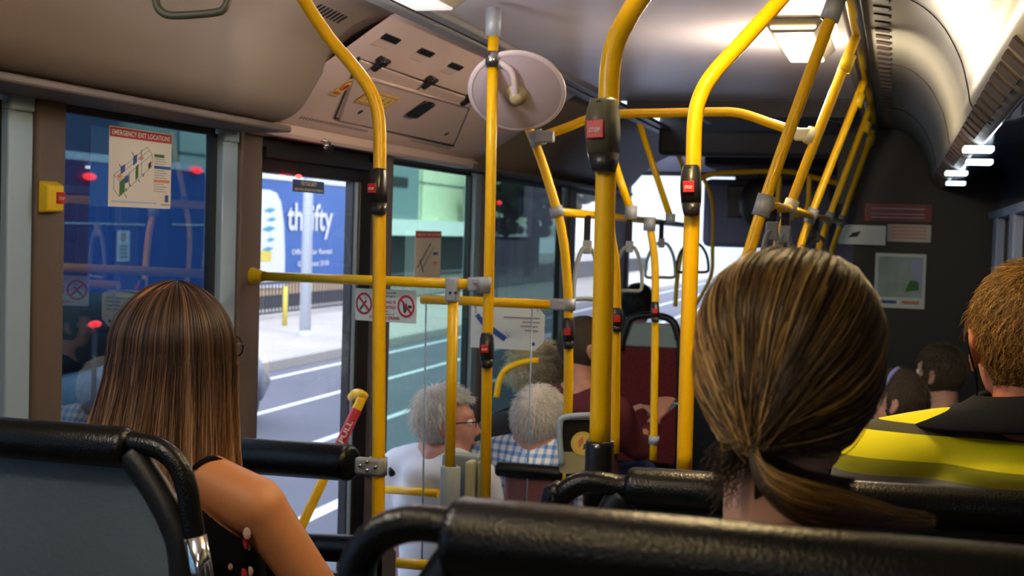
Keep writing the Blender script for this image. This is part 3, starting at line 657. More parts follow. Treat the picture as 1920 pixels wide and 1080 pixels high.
# mirror seen from behind
c = D(969, 172, 3.56); nrm = (D(969, 172, 3.0)-c).normalized(); nrm = (nrm + Vector((0, 0, -.80)) + CR*(-.05)).normalized()
t = thing('convex_mirror', c, 'round pinkish-grey back of a passenger mirror clamped to the middle pole', 'mirror')
MB().lathe(c, nrm, [(0.001, .012), (.05, .011), (.10, .006), (.122, .001)], 56).build('mirror_back', 'mirror_back', t)
MB().lathe(c, nrm, [(.120, .004), (.128, .004), (.132, 0), (.130, -.006), (.120, -.008), (.11, -.02), (.06, -.035), (.001, -.04)], 56).build('rim', 'mirror_rim', t)
MB().lathe(c+nrm*.010, nrm, [(.0, .03), (.014, .03), (.018, .022), (.020, .012), (.030, .010), (.032, 0)], 32).build('socket', 'knuckle', t)
MB().tube([c+nrm*.03, D(962, 140, 3.5), D(945, 122, 3.49), D(926, 112, 3.49)], .009, 14, 6).build('arm', 'mirror_rim', t)
# K: curved pole behind the screen
K = pole('grab_pole', [(1060, 920, 3.95), (1065, 760, 3.95), (1066, 600, 3.95), (1063, 520, 3.95), (1056, 450, 3.95), (1043, 390, 3.95), (1015, 300, 3.95), (988, 232, 3.95), (965, 180, 3.98)],
     'yellow pole curving left behind the round mirror', [collar(1044, 397, 3.95, .03, .021, 'clamp_grey', dirpx((1056, 450, 4), (1015, 300, 4))), stopbox(1066, 596, 654, 3.93, .0165, -.2, text=False), collar(1066, 571, 3.95, .035, .021, 'clamp_grey')])
# L/M/N rails of the door screen
t = pole('guard_rail', [(790, 561, 4.05), (1062, 572, 3.95)], 'bright yellow horizontal rail ending at the curved pole', [], cat='rail'); MB().box(D(1048, 571, 3.95), (.05, .03, .034), .006).build('bracket', 'clamp_grey', t)
pole('guard_rail', [(722, 918, 4.3), (822, 925, 4.15)], 'low short yellow rail beside the grey ticket bins', [], cat='rail', r=.0125)
pole('guard_rail', [(745, 1055, 3.95), (832, 1063, 3.9)], 'lowest yellow rail at the foot of the clear screen', [], cat='rail', r=.016)
m0 = atX(472, 517, XL+.02); m1 = D(906, 534, 3.5)
t = thing('guard_rail', m0, 'long yellow horizontal rail across the exit door carrying the sign', 'rail'); MB().tube([m0, m1], .0138, 18).build('tube', 'yellow', t)
dm = (m1-m0).normalized(); MB().lathe(m0-dm*.02, dm, [(0, 0), (.026, 0), (.028, .012), (.024, .03), (.020, .045), (.021, .05), (.017, .062), (.015, .075)], 24).build('wall_flange', 'yellow_plastic', t)
MB().box(D(893, 533, 3.5), (.045, .024, .036), .005).lathe(D(893, 530, 3.485), (0, -1, 0), [(0, .012), (.004, .012), (.004, 0)], 10).build('bracket', 'clamp_grey', t)
N_ = pole('grab_pole', [(843, 880, 3.55), (850, 548, 3.55)], 'short yellow upright between the rail and the grey ticket bins', [], smooth=0)
MB().box(D(849, 543, 3.545), (.034, .036, .066), .006).build('tee_clamp', 'clamp_grey', N_)
for s_ in (-.007, .007): MB().lathe(D(849, 549, 3.52)+CR*s_, -CF, [(0, .003), (.0035, .003), (.0035, 0)], 10).build('screw', 'hinge', N_)
# O, P
pole('grab_pole', [(1153, 850, 3.6), (1155, 640, 3.6), (1156, 560, 3.6), (1153, 490, 3.6), (1144, 430, 3.6), (1134, 360, 3.6), (1132, 250, 3.6)], 'yellow pole hidden half behind the thickest pole, with small stop button', [stopbox(1157, 577, 622, 3.58, .015, -.1, text=False)], r=.0125)
pole('grab_pole', [(1225, 862, 4.9), (1228, 640, 4.9), (1228, 500, 4.9), (1219, 425, 4.9)], 'thin yellow pole in front of the maroon seat back', [stopbox(1228, 566, 604, 4.88, .015, -.1, text=False), collar(1226, 825, 4.9, .03, .019), collar(1218, 420, 4.9, .05, .022)], r=.0138)
pole('slanting_grab_pole', [(1199, 232, 5.6), (1225, 312, 5.6), (1256, 405, 5.6)], 'dim slanting yellow pole under the arched rail', [collar(1257, 410, 5.6, .04, .02)], r=.013, smooth=0)
pole('slanting_grab_pole', [(1150, 300, 4.6), (1165, 345, 4.6), (1182, 392, 4.6)], 'short slanting yellow pole just right of the thickest pole', [collar(1183, 398, 4.6, .045, .021)], r=.014, smooth=0)
pole('slanting_grab_pole', [(1262, 262, 7.6), (1292, 345, 7.6)], 'farthest dim slanting pole left of the bent pole with stop button', [], r=.013, smooth=0)
pole('grab_pole', [(1278, 470, 7.2), (1270, 520, 7.2), (1266, 575, 7.2)], 'grey-yellow thin curved pole seen against the windscreen', [], r=.012)
# front yellow frame round the driver's bay
pole('front_rail', [(1292, 350, 7.6), (1330, 328, 7.6), (1400, 322, 7.6), (1480, 322, 7.6), (1540, 336, 7.6), (1600, 352, 7.6)], 'dim yellow rail bowing across the front of the bus', [collar(1605, 352, 7.6, .05, .03)], cat='rail', r=.015)
pole('front_rail', [(1318, 330, 7.65), (1335, 380, 7.65), (1336, 470, 7.65), (1332, 520, 7.65), (1300, 580, 7.65)], 'brownish curved rail in front of the windscreen', [], cat='rail', r=.011)
pole('front_rail', [(1462, 330, 7.0), (1462, 395, 7.0), (1510, 396, 7.0), (1518, 330, 7.0)], 'small dim yellow loop rail between the slanting poles', [], cat='rail', r=.013)
# hanger rails and straps
t = pole('hanger_rail', [(1046, 397, 3.95), (1110, 403, 4.6), (1190, 411, 5.6), (1290, 423, 7.6)], 'yellow hanger rail running forward over the left seats', [], cat='rail', r=.0135, smooth=0)
t = pole('hanger_rail', [(1432, 386, 3.05), (1480, 392, 3.78), (1521, 405, 4.85), (1554, 411, 5.95), (1578, 416, 6.75)], 'yellow hanger rail joining the feet of the slanting poles', [], cat='rail', r=.0125, smooth=0)
pole('grab_pole', [(931, 745, 5.0), (936, 715, 5.0), (950, 692, 5.0), (985, 678, 5.0), (1010, 676, 5.0)], 'curved yellow handle beyond the white-haired pair', [], r=.012)
def strap(px, pt, pb, d, w_px, label, matn='strap_grey', sway=0):
    top = D(px, pt, d); t = thing('hanging_strap', top, label, 'strap handle', 'hanging strap handles')
    mid = D(px+sway, pt+(pb-pt)*.38, d); wd = w_px/2500*d/2; hh = (pb-pt)*.62/2500*d
    MB().box((top+mid)/2, (.022, .004, (top-mid).length), .001).build('webbing', 'webbing', t); MB().box(mid, (.03, .014, .045), .004).build('sleeve', matn, t)
    R_ = CR; L = [mid+R_*u*wd-ZZ*v*hh for u, v in ((0, 0), (.45, .06), (.85, .40), (1, .85), (.85, 1), (0, 1), (-.85, 1), (-1, .85), (-.85, .40), (-.45, .06), (0, 0))]
    MB().tube(L, .0075, 10, 4, cap=False).build('handle', matn, t)
strap(1101, 404, 560, 4.4, 46, 'pale grey strap handle beside the thickest pole')
strap(1180, 412, 545, 5.2, 52, 'pale grey strap handle right of the thickest pole')
strap(1240, 416, 520, 6.3, 56, 'strap handle hanging before the windscreen, left of the bent pole')
strap(1300, 424, 510, 7.0, 60, 'strap handle hanging before the windscreen, behind the bent pole', 'strap_green')
strap(1447, 392, 500, 3.2, 30, 'strap handle by the grey clamp above the ponytail head'); strap(1472, 398, 505, 3.6, 26, 'strap handle by the cream clamp above the ponytail head')
strap(1530, 408, 500, 5.0, 50, 'dark strap handle above the ponytail head', 'hinge')
# handle on the cove top left
t = thing('loop_strap', D(360, 20, 1.98), 'dark green loop handle hanging at the top left', 'strap handle')
L = [D(a, b, 1.98) for a, b in ((300, -70), (292, -30), (294, 8), (306, 24), (330, 29), (400, 24), (420, 16), (428, -5), (424, -40), (410, -75))]
MB().tube(L, .0062, 12, 5).build('loop', 'strap_green', t)
MB().box(D(355, -85, 2.0), (.12, .02, .03), .006).build('mount', 'strap_green', t)
# PULL handle on the door
t = thing('door_pull_bar', D(600, 960, 4.12), 'slanting yellow door bar with red sleeve reading PULL', 'door handle')
P0, P1 = D(540, 1040, 4.12), D(676, 752, 4.25)
MB().tube([P0, P0.lerp(P1, .5), P1, D(680, 742, 4.25), D(668, 738, 4.27), D(660, 745, 4.32)], .0155, 16, 5).build('bar', 'yellow', t)
dq = (P1-P0).normalized(); MB().lathe(P1-dq*.03, -dq, [(.0165, 0), (.0168, .001), (.0168, .15), (.0165, .151)], 22).build('sleeve', 'sign_red', t)
sdv = dq.cross(CF).normalized(); B = Board(P1-dq*.105-CF*.0172, -dq, sdv); B = B if B.n.dot(CF) < 0 else Board(P1-dq*.105-CF*.0172, dq, sdv); mb = MB(); mb.use('white_ink'); B.text(mb, 'PULL', 0, 0, .016, .0004, width=.075); mb.build('lettering', None, t)
# stop button on the left pillar
c = atX(88, 371, XL+.02); t = thing('stop_button', c, 'yellow stop-request box on the left window pillar', 'stop button')
MB().hexa([(XL+.02, c.y-.035, c.z-.035), (XL+.045, c.y-.03, c.z-.03), (XL+.045, c.y+.03, c.z-.03), (XL+.02, c.y+.035, c.z-.035), (XL+.02, c.y-.035, c.z+.04), (XL+.045, c.y-.03, c.z+.03), (XL+.045, c.y+.03, c.z+.03), (XL+.02, c.y+.035, c.z+.04)], .005).build('box', 'yellow_plastic', t)
b_ = MB().bx(XL+.044, XL+.049, c.y+.0, c.y+.028, c.z-.012, c.z+.014, .001).build('push_button', 'red_button', t)
mb = MB(); mb.use('white_ink'); Board((XL+.0495, c.y+.014, c.z), (0, 1, 0), (0, 0, 1)).text(mb, 'STOP', 0, 0, .007, .0003, width=.02); mb.build('lettering', None, t)

# ================================================================ SIGNS
# hanging no-smoking sign
c = D(722, 573, 3.72); B = Board(c, dm, (0, 0, 1)); W_, H_ = 152/2500*3.72*1.0, 61/2500*3.72
t = thing('prohibition_sign', c, 'white and red no smoking, food or drink sign hanging under the long rail', 'sign')
mb = MB(); mb.use('sign_white'); B.rrect(mb, -W_/2, W_/2, -H_/2, H_/2, .006, 0, .003); mb.build('board', None, t)
mb = MB(); mb.use('sign_red'); rr = H_*.34; cx = W_*.345
for s_, cv in ((-1, .003), (1, .001)):
    B.ring(mb, s_*cx, cv, rr, rr*.80, .0016); q = rr*.62; B.line(mb, (s_*cx-q, cv+q), (s_*cx+q, cv-q), rr*.2, .0018)
B.text(mb, 'SMOKING IS', 0, H_*.12, .0085, .0016, width=W_*.36); B.text(mb, 'PROHIBITED', 0, -H_*.045, .0085, .0016, width=W_*.36); B.text(mb, 'FOOD OR DRINK', 0, -H_*.37, .0085, .0016, width=W_*.50); mb.build('red_print', None, t)
mb = MB(); mb.use('ink_dark'); B.text(mb, 'For the comfort and health', 0, H_*.40, .0042, .0016, width=W_*.38); B.text(mb, 'of all passengers', 0, H_*.30, .0042, .0016, width=W_*.36); B.text(mb, 'as is the', 0, -H_*.17, .004, .0016, width=W_*.14); B.text(mb, 'consumption of', 0, -H_*.255, .004, .0016, width=W_*.32)
B.line(mb, (-cx-rr*.5, -rr*.45), (-cx+rr*.3, rr*.4), .0055, .0014)
for k in range(3): B.line(mb, (-cx+rr*.0, rr*(.50+.08*k)), (-cx+rr*.3, rr*(.56+.08*k)), .0008, .0014)
B.poly(mb, [(cx-rr*.28, -rr*.55), (cx+rr*.0, -rr*.55), (cx+rr*.12, rr*.25), (cx-rr*.4, rr*.25)], .0014); B.line(mb, (cx-.001, rr*.25), (cx+.003, rr*.62), .001, .0014)
B.rrect(mb, cx+rr*.2, cx+rr*.66, -rr*.12, rr*.14, .0014, .0014, .0006); mb.build('black_print', None, t)
# emergency exit poster on window
c = Vector((XL+.004, 3.045, 1.928)); B = Board(c, (0, 1, 0), (0, 0, 1)); W_, H_ = .295, .20
t = thing('emergency_exit_poster', c, 'white poster with red header EMERGENCY EXIT LOCATIONS on the left window', 'poster')
mb = MB(); mb.use('paper'); B.rect(mb, -W_/2, W_/2, -H_/2, H_/2, 0, .0008); mb.build('sheet', None, t)
mb = MB(); mb.use('sign_red'); B.rect(mb, -W_/2+.003, W_/2-.002, H_/2-.026, H_/2-.003, .0008, .0004); mb.build('header_band', None, t)
mb = MB(); mb.use('white_ink'); B.text(mb, 'EMERGENCY EXIT LOCATIONS', 0, H_/2-.0145, .0125, .0013, width=W_*.93); mb.build('lettering', None, t)
mb = MB(); mb.use('ink_grey'); Q = lambda u, v: (-.135+u*.2, -.08+v*.14)
edges = [((.05, .42), (.80, .98)), ((.80, .98), (.93, .86)), ((.18, .32), (.93, .86)), ((.05, .42), (.18, .32)), ((.05, .42), (.05, .16)), ((.18, .32), (.18, .04)), ((.93, .86), (.93, .64)), ((.18, .04), (.93, .64)), ((.05, .16), (.18, .04)), ((.14, .40), (.84, .92)), ((.40, .50), (.40, .22)), ((.68, .70), (.68, .44))]
for a, b in edges: B.line(mb, Q(*a), Q(*b), .0011, .0008)
for u, v in ((.33, .17), (.72, .46)): B.disc(mb, *Q(u, v), .004, .001)
mb.build('bus_outline', None, t)
mb = MB()
def par(m_, u0, v0, u1, v1, hgt): mb.use(m_); B.poly(mb, [Q(u0, v0), Q(u1, v1), Q(u1, v1+hgt), Q(u0, v0+hgt)], .0013)
par('ink_green', .19, .06, .29, .13, .25); par('ink_green', .54, .36, .60, .41, .24); par('ink_blue', .20, .44, .29, .50, .13); par('ink_blue', .48, .62, .56, .68, .15); par('ink_blue', .30, .28, .38, .32, .12); par('line_dark', .84, .58, .90, .63, .10)
mb.use('ink_orange'); B.poly(mb, [Q(.12, .40), Q(.18, .36), Q(.24, .41), Q(.18, .45)], .0013); B.poly(mb, [Q(.60, .76), Q(.66, .72), Q(.73, .77), Q(.67, .81)], .0013)
mb.use('ink_dark')
for a, b in (((.16, .62), (.22, .54)), ((.44, .86), (.50, .78)), ((.67, .92), (.67, .80)), ((.28, .10), (.34, .03)), ((.60, .38), (.64, .32)), ((.38, .30), (.43, .24))): B.line(mb, Q(*a), Q(*b), .0016, .0013)
mb.build('exit_marks', None, t)
mb = MB(); u0 = .062
for m_, v, n_, wd in (('ink_green', .038, 3, .048), ('ink_blue', .008, 4, .082), ('ink_orange', -.028, 4, .076)):
    mb.use(m_); B.rect(mb, u0, u0+wd, v-.004, v+.004, .001); mb.use('ink_grey')
    for k in range(n_): B.rect(mb, u0, u0+.05+.012*(k % 2), v-.0095-.0062*k, v-.0078-.0062*k, .001)
mb.use('ink_paleblue'); B.rect(mb, -.135, .075, -.089, -.085, .001); mb.use('ink_blue'); B.rect(mb, .118, .134, -.082, -.064, .001); mb.use('ink_grey'); B.rect(mb, .10, .138, -.091, -.088, .001)
mb.build('legend', None, t)
# same poster farther on
c = atX(803, 478, XL+.0); B = Board(c, (0, 1, 0), (0, 0, 1)); W_, H_ = .32, .20
t = thing('emergency_exit_poster', c, 'smaller-looking poster with red header on the window beyond the exit door', 'poster')
mb = MB(); mb.use('paper'); B.rect(mb, -W_/2, W_/2, -H_/2, H_/2, 0, .0008); mb.build('sheet', None, t)
mb = MB(); mb.use('banner_red'); B.rect(mb, -W_/2, W_/2, H_/2-.028, H_/2, .0008, .0004); mb.use('ink_dark'); B.line(mb, (-.13, -.05), (.03, .05), .006); B.line(mb, (-.08, -.06), (.06, .03), .003); B.line(mb, (-.1, -.02), (-.06, -.07), .008); mb.use('ink_blue'); B.rect(mb, .06, .12, .0, .01); mb.use('ink_orange'); B.rect(mb, .06, .12, -.04, -.03); mb.build('print', None, t)
mb = MB(); mb.use('white_ink'); B.text(mb, 'EMERGENCY EXIT LOCATIONS', 0, H_/2-.015, .011, .0013, width=W_*.9); mb.build('lettering', None, t)
# FOR YOUR SAFETY sticker on the door
c = atX(579, 350, XL-.004); B = Board(c, (0, 1, 0), (0, 0, 1)); W_, H_ = .245, .040
t = thing('safety_sticker', c, 'small blue and black FOR YOUR SAFETY sticker at the top of the door glass', 'sticker')
mb = MB(); mb.use('ink_dark'); B.rect(mb, -W_/2, W_/2, -H_/2, H_/2, 0, .0008); mb.build('sheet', None, t)
mb = MB(); mb.use('ink_blue'); B.rect(mb, -W_/2+.01, -.065, .001, H_/2-.004, .001); B.rect(mb, .065, W_/2-.01, .001, H_/2-.004, .001); mb.use('white_ink'); B.text(mb, 'FOR YOUR SAFETY', 0, .009, .014, .0013, width=.125); B.text(mb, 'HOLD ON TO RAIL. KEEP CLEAR OF DOORS WHEN MOVING', 0, -.011, .008, .0013, width=.22); mb.build('lettering', None, t)
# white notice behind the middle pole (seat-belt like drawing)
c = D(951, 616, 4.35); B = Board(c, Vector((1, .03, 0)), (0, 0, 1)); W_, H_ = 142/2500*4.35, 78/2500*4.35
t = thing('notice_board', c, 'white notice with blue torch-like drawing behind the middle pole', 'sign')
mb = MB(); mb.use('sign_white'); B.poly(mb, [(-W_/2, -H_/2), (W_*.38, -H_/2), (W_/2, -H_*.28), (W_/2, H_*.36), (W_*.42, H_/2), (-W_/2, H_/2)], 0, .004); mb.build('board', None, t)
mb = MB(); mb.use('ink_blue'); B.line(mb, (-W_*.42, H_*.30), (-W_*.30, H_*.05), .016); B.line(mb, (-W_*.22, -H_*.02), (-W_*.02, -H_*.26), .018); B.line(mb, (-W_*.30, H_*.05), (-W_*.20, -H_*.04), .010); B.disc(mb, W_*.36, -H_*.34, .006); mb.use('ink_grey'); B.line(mb, (-W_*.02, -H_*.1), (W_*.04, -H_*.2), .002)
for k, (a, b) in enumerate(((-.05, .44), (.2, .44), (.18, .42), (.24, .42))): B.rect(mb, W_*a, W_*b, H_*(.26-.1*k), H_*(.29-.1*k), .001)
mb.build('print', None, t)
MB().tube([D(892, 585, 4.36), D(892, 566, 4.03)], .003).tube([D(1008, 585, 4.36), D(1008, 571, 3.98)], .003).build('hanger', 'steel', t)
# clear screen below the bright rail
t = thing('clear_screen', D(930, 930, 4.0), 'clear acrylic screen hanging below the bright yellow rail', 'screen')
a, b = D(799, 562, 4.05), D(998, 572, 3.98); a2, b2 = D(791, 1050, 4.05), D(985, 1045, 3.98)
mb = MB(); mb.hexa([a2, b2, b2+Vector((0, .004, 0)), a2+Vector((0, .004, 0)), a, b, b+Vector((0, .004, 0)), a+Vector((0, .004, 0))]); mb.build('sheet', 'glass_screen', t)
MB().tube([a2, a], .0028, 6).tube([b2, b], .0024, 6).build('edge', 'reveal', t)
# ticket bins
t = thing('timetable_bins', D(865, 930, 3.6), 'grey and cream plastic timetable holders at the foot of the short upright', 'leaflet holder')
def bpx(x0, x1, y0, y1, d, matn, dd=.05, nm='pocket'):
    a, b = D(x0, y1, d), D(x1, y0, d); c = (a+b)/2; MB().box(c+Vector((0, dd/2, 0)), (abs(b.x-a.x)+.0, dd, abs(b.z-a.z)), .006).build(nm, matn, t)
bpx(822, 900, 855, 945, 3.64, 'bin_grey', .06, 'back_plate'); bpx(868, 886, 866, 945, 3.56, 'bin_cream'); bpx(890, 908, 866, 945, 3.6, 'bin_cream')
MB().lathe(D(843, 945, 3.55), (0, 0, 1), [(.026, -.02), (.027, .0), (.027, .098), (.022, .102), (.016, .102)], 24).build('pole_socket', 'bin_grey', t)

# ================================================================ SEATS
def padded_bar(name, a, b, r, label, extra=None, cat='padded rail'):
    t = thing(name, a, label, cat); MB().pad(a, b, r, 28).build('pad', 'vinyl', t)
    if extra: extra(t)
    return t
def seat(Y, x0, x1, zc, r, label, loop, strut, shell, right_corner=None, chrome=None, sock=False, tilt=0.0):
    """bus seat pair from behind: padded top bar x0..x1, side handle, back shell, cushion, frame"""
    t = thing('bus_seat', ((x0+x1)/2, Y+.1, .6), label, 'bus seat', 'padded bus seats')
    MB().pad((x0, Y, zc), (x1, Y, zc+tilt), r, 32).build('top_pad', 'vinyl', t)
    MB().tube(loop, .0150, 18, 6).build('side_handle', 'vinyl', t)
    if strut: MB().tube(strut, [.020]*len(strut), 14, 5).build('back_frame', 'seat_black', t)
    if chrome: MB().tube(chrome, .0165, 18).build('frame_tube', 'chrome', t)
    mb = MB(); z0 = zc-.62; c = shell[0]
    pts = shell[1]; mb.prism([(p[0], Y+.012, p[1]) for p in pts], (0, .016, 0), .004); mb.build('back_shell', c, t)
    hi_ = [p[0] for p in pts if p[1] > zc-.1]; xa, xb = min(hi_)+.03, max(hi_)-.06
    mb = MB(); mb.bx(xa, xb, Y+.028, Y+.085, zc-.58, zc-.03, .02); mb.build('backrest', 'maroon', t)
    MB().bx(xa, xb, Y+.06, Y+.47, zc-.62, zc-.53, .03).build('cushion', 'maroon', t)
    fl = .6 if Y < 2.4 else .3 if x0 > -.5 else 0
    for xx in (xa+.06, xb-.06): MB().bx(xx-.02, xx+.02, Y+.10, Y+.40, fl, zc-.615, .006).build('leg', 'seat_black', t)
    return t
# nearest right seat
Y = 1.0; zc = 1.553
seat(Y, -.335, .455, zc, .034, 'nearest black padded bus seat, along the bottom of the picture',
     [(-.30, Y, zc+.004), (-.345, Y, zc+.010), (-.375, Y, zc+.006), (-.400, Y, zc-.010), (-.413, Y, zc-.04), (-.413, Y, zc-.10), (-.405, Y, zc-.4)],
     [(-.32, Y+.004, zc-.01), (-.345, Y+.006, zc-.05), (-.372, Y+.006, zc-.12), (-.38, Y+.006, zc-.4)], ('seat_black', [(-.35, zc-.14), (-.31, zc-.03), (.45, zc-.03), (.45, zc-.6), (-.36, zc-.6)]))
# second right seat
Y = 1.7; zc = 1.470
s2 = seat(Y, -.325, .455, zc, .0265, 'second black padded bus seat, ahead of the ponytailed passenger',
     [(-.31, Y, zc+.002), (-.335, Y, zc+.0), (-.36, Y, zc+.003), (-.385, Y, zc+.000), (-.41, Y, zc-.018), (-.425, Y, zc-.05), (-.425, Y, zc-.4)],
     [(-.325, Y+.004, zc-.01), (-.345, Y+.006, zc-.04), (-.365, Y+.006, zc-.12), (-.37, Y+.006, zc-.4)], ('seat_black', [(-.34, zc-.12), (-.31, zc-.02), (.45, zc-.004), (.45, zc-.6), (-.35, zc-.6)]), tilt=.014)
c = D(1125, 900, 1.79)
MB().lathe(D(1125, 826, 1.80), (0, 0, -1), [(.0145, 0), (.0185, 0), (.0195, .005), (.0195, .035), (.021, .06), (.021, .085), (.017, .1)], 24).build('pole_socket', 'black_plastic', s2)
MB().lathe(D(1120, 839, 1.775), -CF, [(0, .003), (.0035, .003), (.0042, 0)], 14).build('screw', 'chrome', s2)
# left seat
Y = 1.6; pa = lambda x, y, yy=1.6: tuple(atY(x, y, yy)); g = lambda x, y: (atY(x, y, 1.6).x, atY(x, y, 1.6).z)
zl = atY(100, 828, Y).z
seat(Y, -1.72, atY(246, 838, Y).x, zl, .0285, 'left padded bus seat with grey back shell and chrome tube',
     [pa(225, 828), pa(262, 832), pa(300, 842), pa(332, 870), pa(350, 915), pa(358, 965), pa(365, 1010)],
     [pa(245, 850), pa(268, 880), pa(300, 930), pa(325, 980), pa(342, 1040), pa(352, 1200)], ('seat_shell', [(-1.72, zl-.01), g(245, 862), g(332, 1000), g(348, 1090), g(352, 1500), (-1.72, zl-.6)]),
     chrome=[pa(365, 1006), pa(378, 1080), pa(385, 1300)])
# partition pads in front of the left passenger
a, b = D(662, 868, 2.86), D(440, 853, 3.02)
dq = (b-a).normalized(); wl = a+dq*((XL+.03-a.x)/dq.x)
t = padded_bar('padded_rail', a, wl, .040, 'thick black padded rail joined to the bent pole by a grey clamp')
MB().box(D(692, 874, 2.84), (.062, .02, .036), .006).lathe(D(709, 874, 2.85), (0, 0, 1), [(.015, -.019), (.020, -.019), (.020, .019), (.015, .019)], 24).build('clamp', 'clamp_grey', t)
for px, py in ((688, 866), (688, 882), (675, 873), (704, 876)): MB().lathe(D(px, py, 2.822), -CF, [(0, .003), (.0042, .003), (.0048, 0)], 12).build('screw', 'steel', t)
a, b = D(682, 1030, 2.86), D(560, 1024, 2.95); dq = (b-a).normalized(); wl = a+dq*((XL+.03-a.x)/dq.x)
padded_bar('padded_rail', a, wl, .030, 'lower black padded rail beneath the clamped one')
t = thing('modesty_panel', D(600, 1100, 2.95), 'dark partition panel under the lower padded rail', 'partition')
a = D(700, 1088, 2.9); MB().hexa([(a.x, a.y, .0), (a.x, a.y+.02, .0), (XL+.02, wl.y+.04, .0), (XL+.02, wl.y+.02, .0), (a.x, a.y, a.z), (a.x, a.y+.02, a.z), (XL+.02, wl.y+.04, a.z), (XL+.02, wl.y+.02, a.z)]).build('panel', 'seat_shell', t)
# far seats
def far_seat(px0, px1, pyt, d, shellm, label, barpx=14, grey_top=0, name='bus_seat', zbot=.45):
    a, b = D(px0, pyt, d), D(px1, pyt+(px1-px0)*.03, d); t = thing(name, ((a.x+b.x)/2, a.y+.1, zbot-.3), label, 'bus seat', 'padded bus seats')
    r = barpx/2500*d; y = (a.y+b.y)/2
    z = (a.z+b.z)/2-r
    MB().pad((a.x, y, z), (b.x, y, z), r, 18).build('top_pad', 'vinyl', t)
    MB().bx(a.x+.02, b.x-.02, y+.005, y+.05, zbot, z-.01, .02).build('back_shell', shellm, t)
    MB().bx(a.x+.03, b.x-.03, y+.05, y+.45, zbot-.02, zbot+.08, .03).build('cushion', 'maroon', t)
    MB().bx((a.x+b.x)/2-.12, (a.x+b.x)/2+.12, y+.12, y+.38, .0 if a.x < -.5 else .3, zbot, .01).build('pedestal', 'seat_black', t)
    return t
far_seat(925, 1062, 868, 3.98, 'maroon_reflect', 'low bus seat with pinkish back behind the checked shirt')
far_seat(722, 905, 872, 4.35, 'maroon_reflect', 'low bus seat half behind the grey timetable bins')
# tall maroon seat with grey window-like top
a, b = D(1166, 596, 6.6), D(1272, 870, 6.6)
t = thing('bus_seat', ((a.x+b.x)/2, a.y, .3), 'tall maroon-backed bus seat with grey head panel, dark-haired passenger ahead', 'bus seat', 'padded bus seats')
y = a.y; w_ = b.x-a.x; zt, zb = a.z, b.z; zm = D(1200, 650, 6.6).z
MB().prism([(a.x, y, zb), (b.x, y, zb), (b.x, y, zm), (a.x, y, zm)], (0, .09, 0), .01).build('back_shell', 'maroon', t)
MB().prism([(a.x+.01, y, zm), (b.x-.01, y, zm), (b.x-.05, y, zt-.02), (a.x+.05, y, zt-.02)], (0, .07, 0), .01).build('head_panel', 'bin_grey', t)
MB().tube([(a.x, y-.005, zm-.02), (a.x+.015, y-.005, zm+.06), (a.x+.05, y-.005, zt), ((a.x+b.x)/2, y-.005, zt+.02), (b.x-.05, y-.005, zt), (b.x-.012, y-.005, zm+.06), (b.x, y-.005, zm-.02), (b.x+.01, y-.005, zb)], .018, 12, 5).build('top_frame', 'seat_black', t)
MB().bx(a.x+.02, b.x-.02, y+.08, y+.5, zb+.02, zb+.12, .03).build('cushion', 'maroon', t); MB().bx(a.x+.06, b.x-.06, y+.1, y+.4, 0, zb+.02, .01).build('pedestal', 'seat_black', t)
# tip-up seat back with round sticker
t = thing('wheelchair_backrest', D(1085, 880, 3.3), 'white-framed black backrest with a round yellow sticker', 'backrest')
d = 3.3; LL = [D(1054, 870, d), D(1050, 830, d), D(1050, 795, d), D(1058, 783, d), D(1090, 779, d), D(1118, 779, d)]
MB().tube(LL, .0075, 12, 5).build('frame', 'reveal', t); B = Board(D(1082, 826, d+.02), CR, (0, 0, 1))
mb = MB(); mb.use('seat_black'); B.rrect(mb, -.042, .055, -.055, .052, .01, 0, .02); mb.use('bin_cream'); B.rrect(mb, -.044, .06, -.082, -.028, .01, .006, .01); mb.build('panel', None, t)
mb = MB(); mb.use('sticker_cream'); B.disc(mb, .014, -.006, .030, .009); mb.use('hoard_yellow'); B.ring(mb, .014, -.006, .030, .024, .0095); mb.use('ink_orange'); B.poly(mb, [(.002, .0), (.014, .012), (.016, -.004), (.004, -.018)], .0098); mb.use('ink_green'); B.poly(mb, [(.014, -.022), (.028, -.014), (.026, -.004), (.016, -.008)], .0098); mb.build('sticker', None, t)
q_ = D(1070, 865, d+.03); MB().tube([q_, (q_.x, q_.y, .01)], .012).build('stem', 'seat_black', t)

# ================================================================ PEOPLE
def strands(name, paths, r0, r1, matn, parent, tone=None):
    n = len(paths[0]); hc = bpy.data.hair_curves.new(name); hc.add_curves([n]*len(paths))
    P = np.array(paths, dtype=np.float32).reshape(-1, 3)
    hc.attributes['position'].data.foreach_set('vector', P.ravel())
    ra = hc.attributes.get('radius') or hc.attributes.new('radius', 'FLOAT', 'POINT')
    t_ = np.tile(np.linspace(0, 1, n), len(paths)); ra.data.foreach_set('value', (r0*(1-t_)+r1*t_).astype(np.float32))
    tn = np.clip(np.array(tone if tone is not None else rng.random(len(paths)), dtype=np.float32), 0, 1); ta = hc.attributes.new('tone', 'FLOAT', 'CURVE'); ta.data.foreach_set('value', tn)
    o = bpy.data.objects.new(name, hc); COL.objects.link(o); hc.materials.append(M[matn])
    o.parent = parent; o.matrix_parent_inverse = Matrix.Translation(-TW(parent)); o['kind'] = 'stuff'; return o
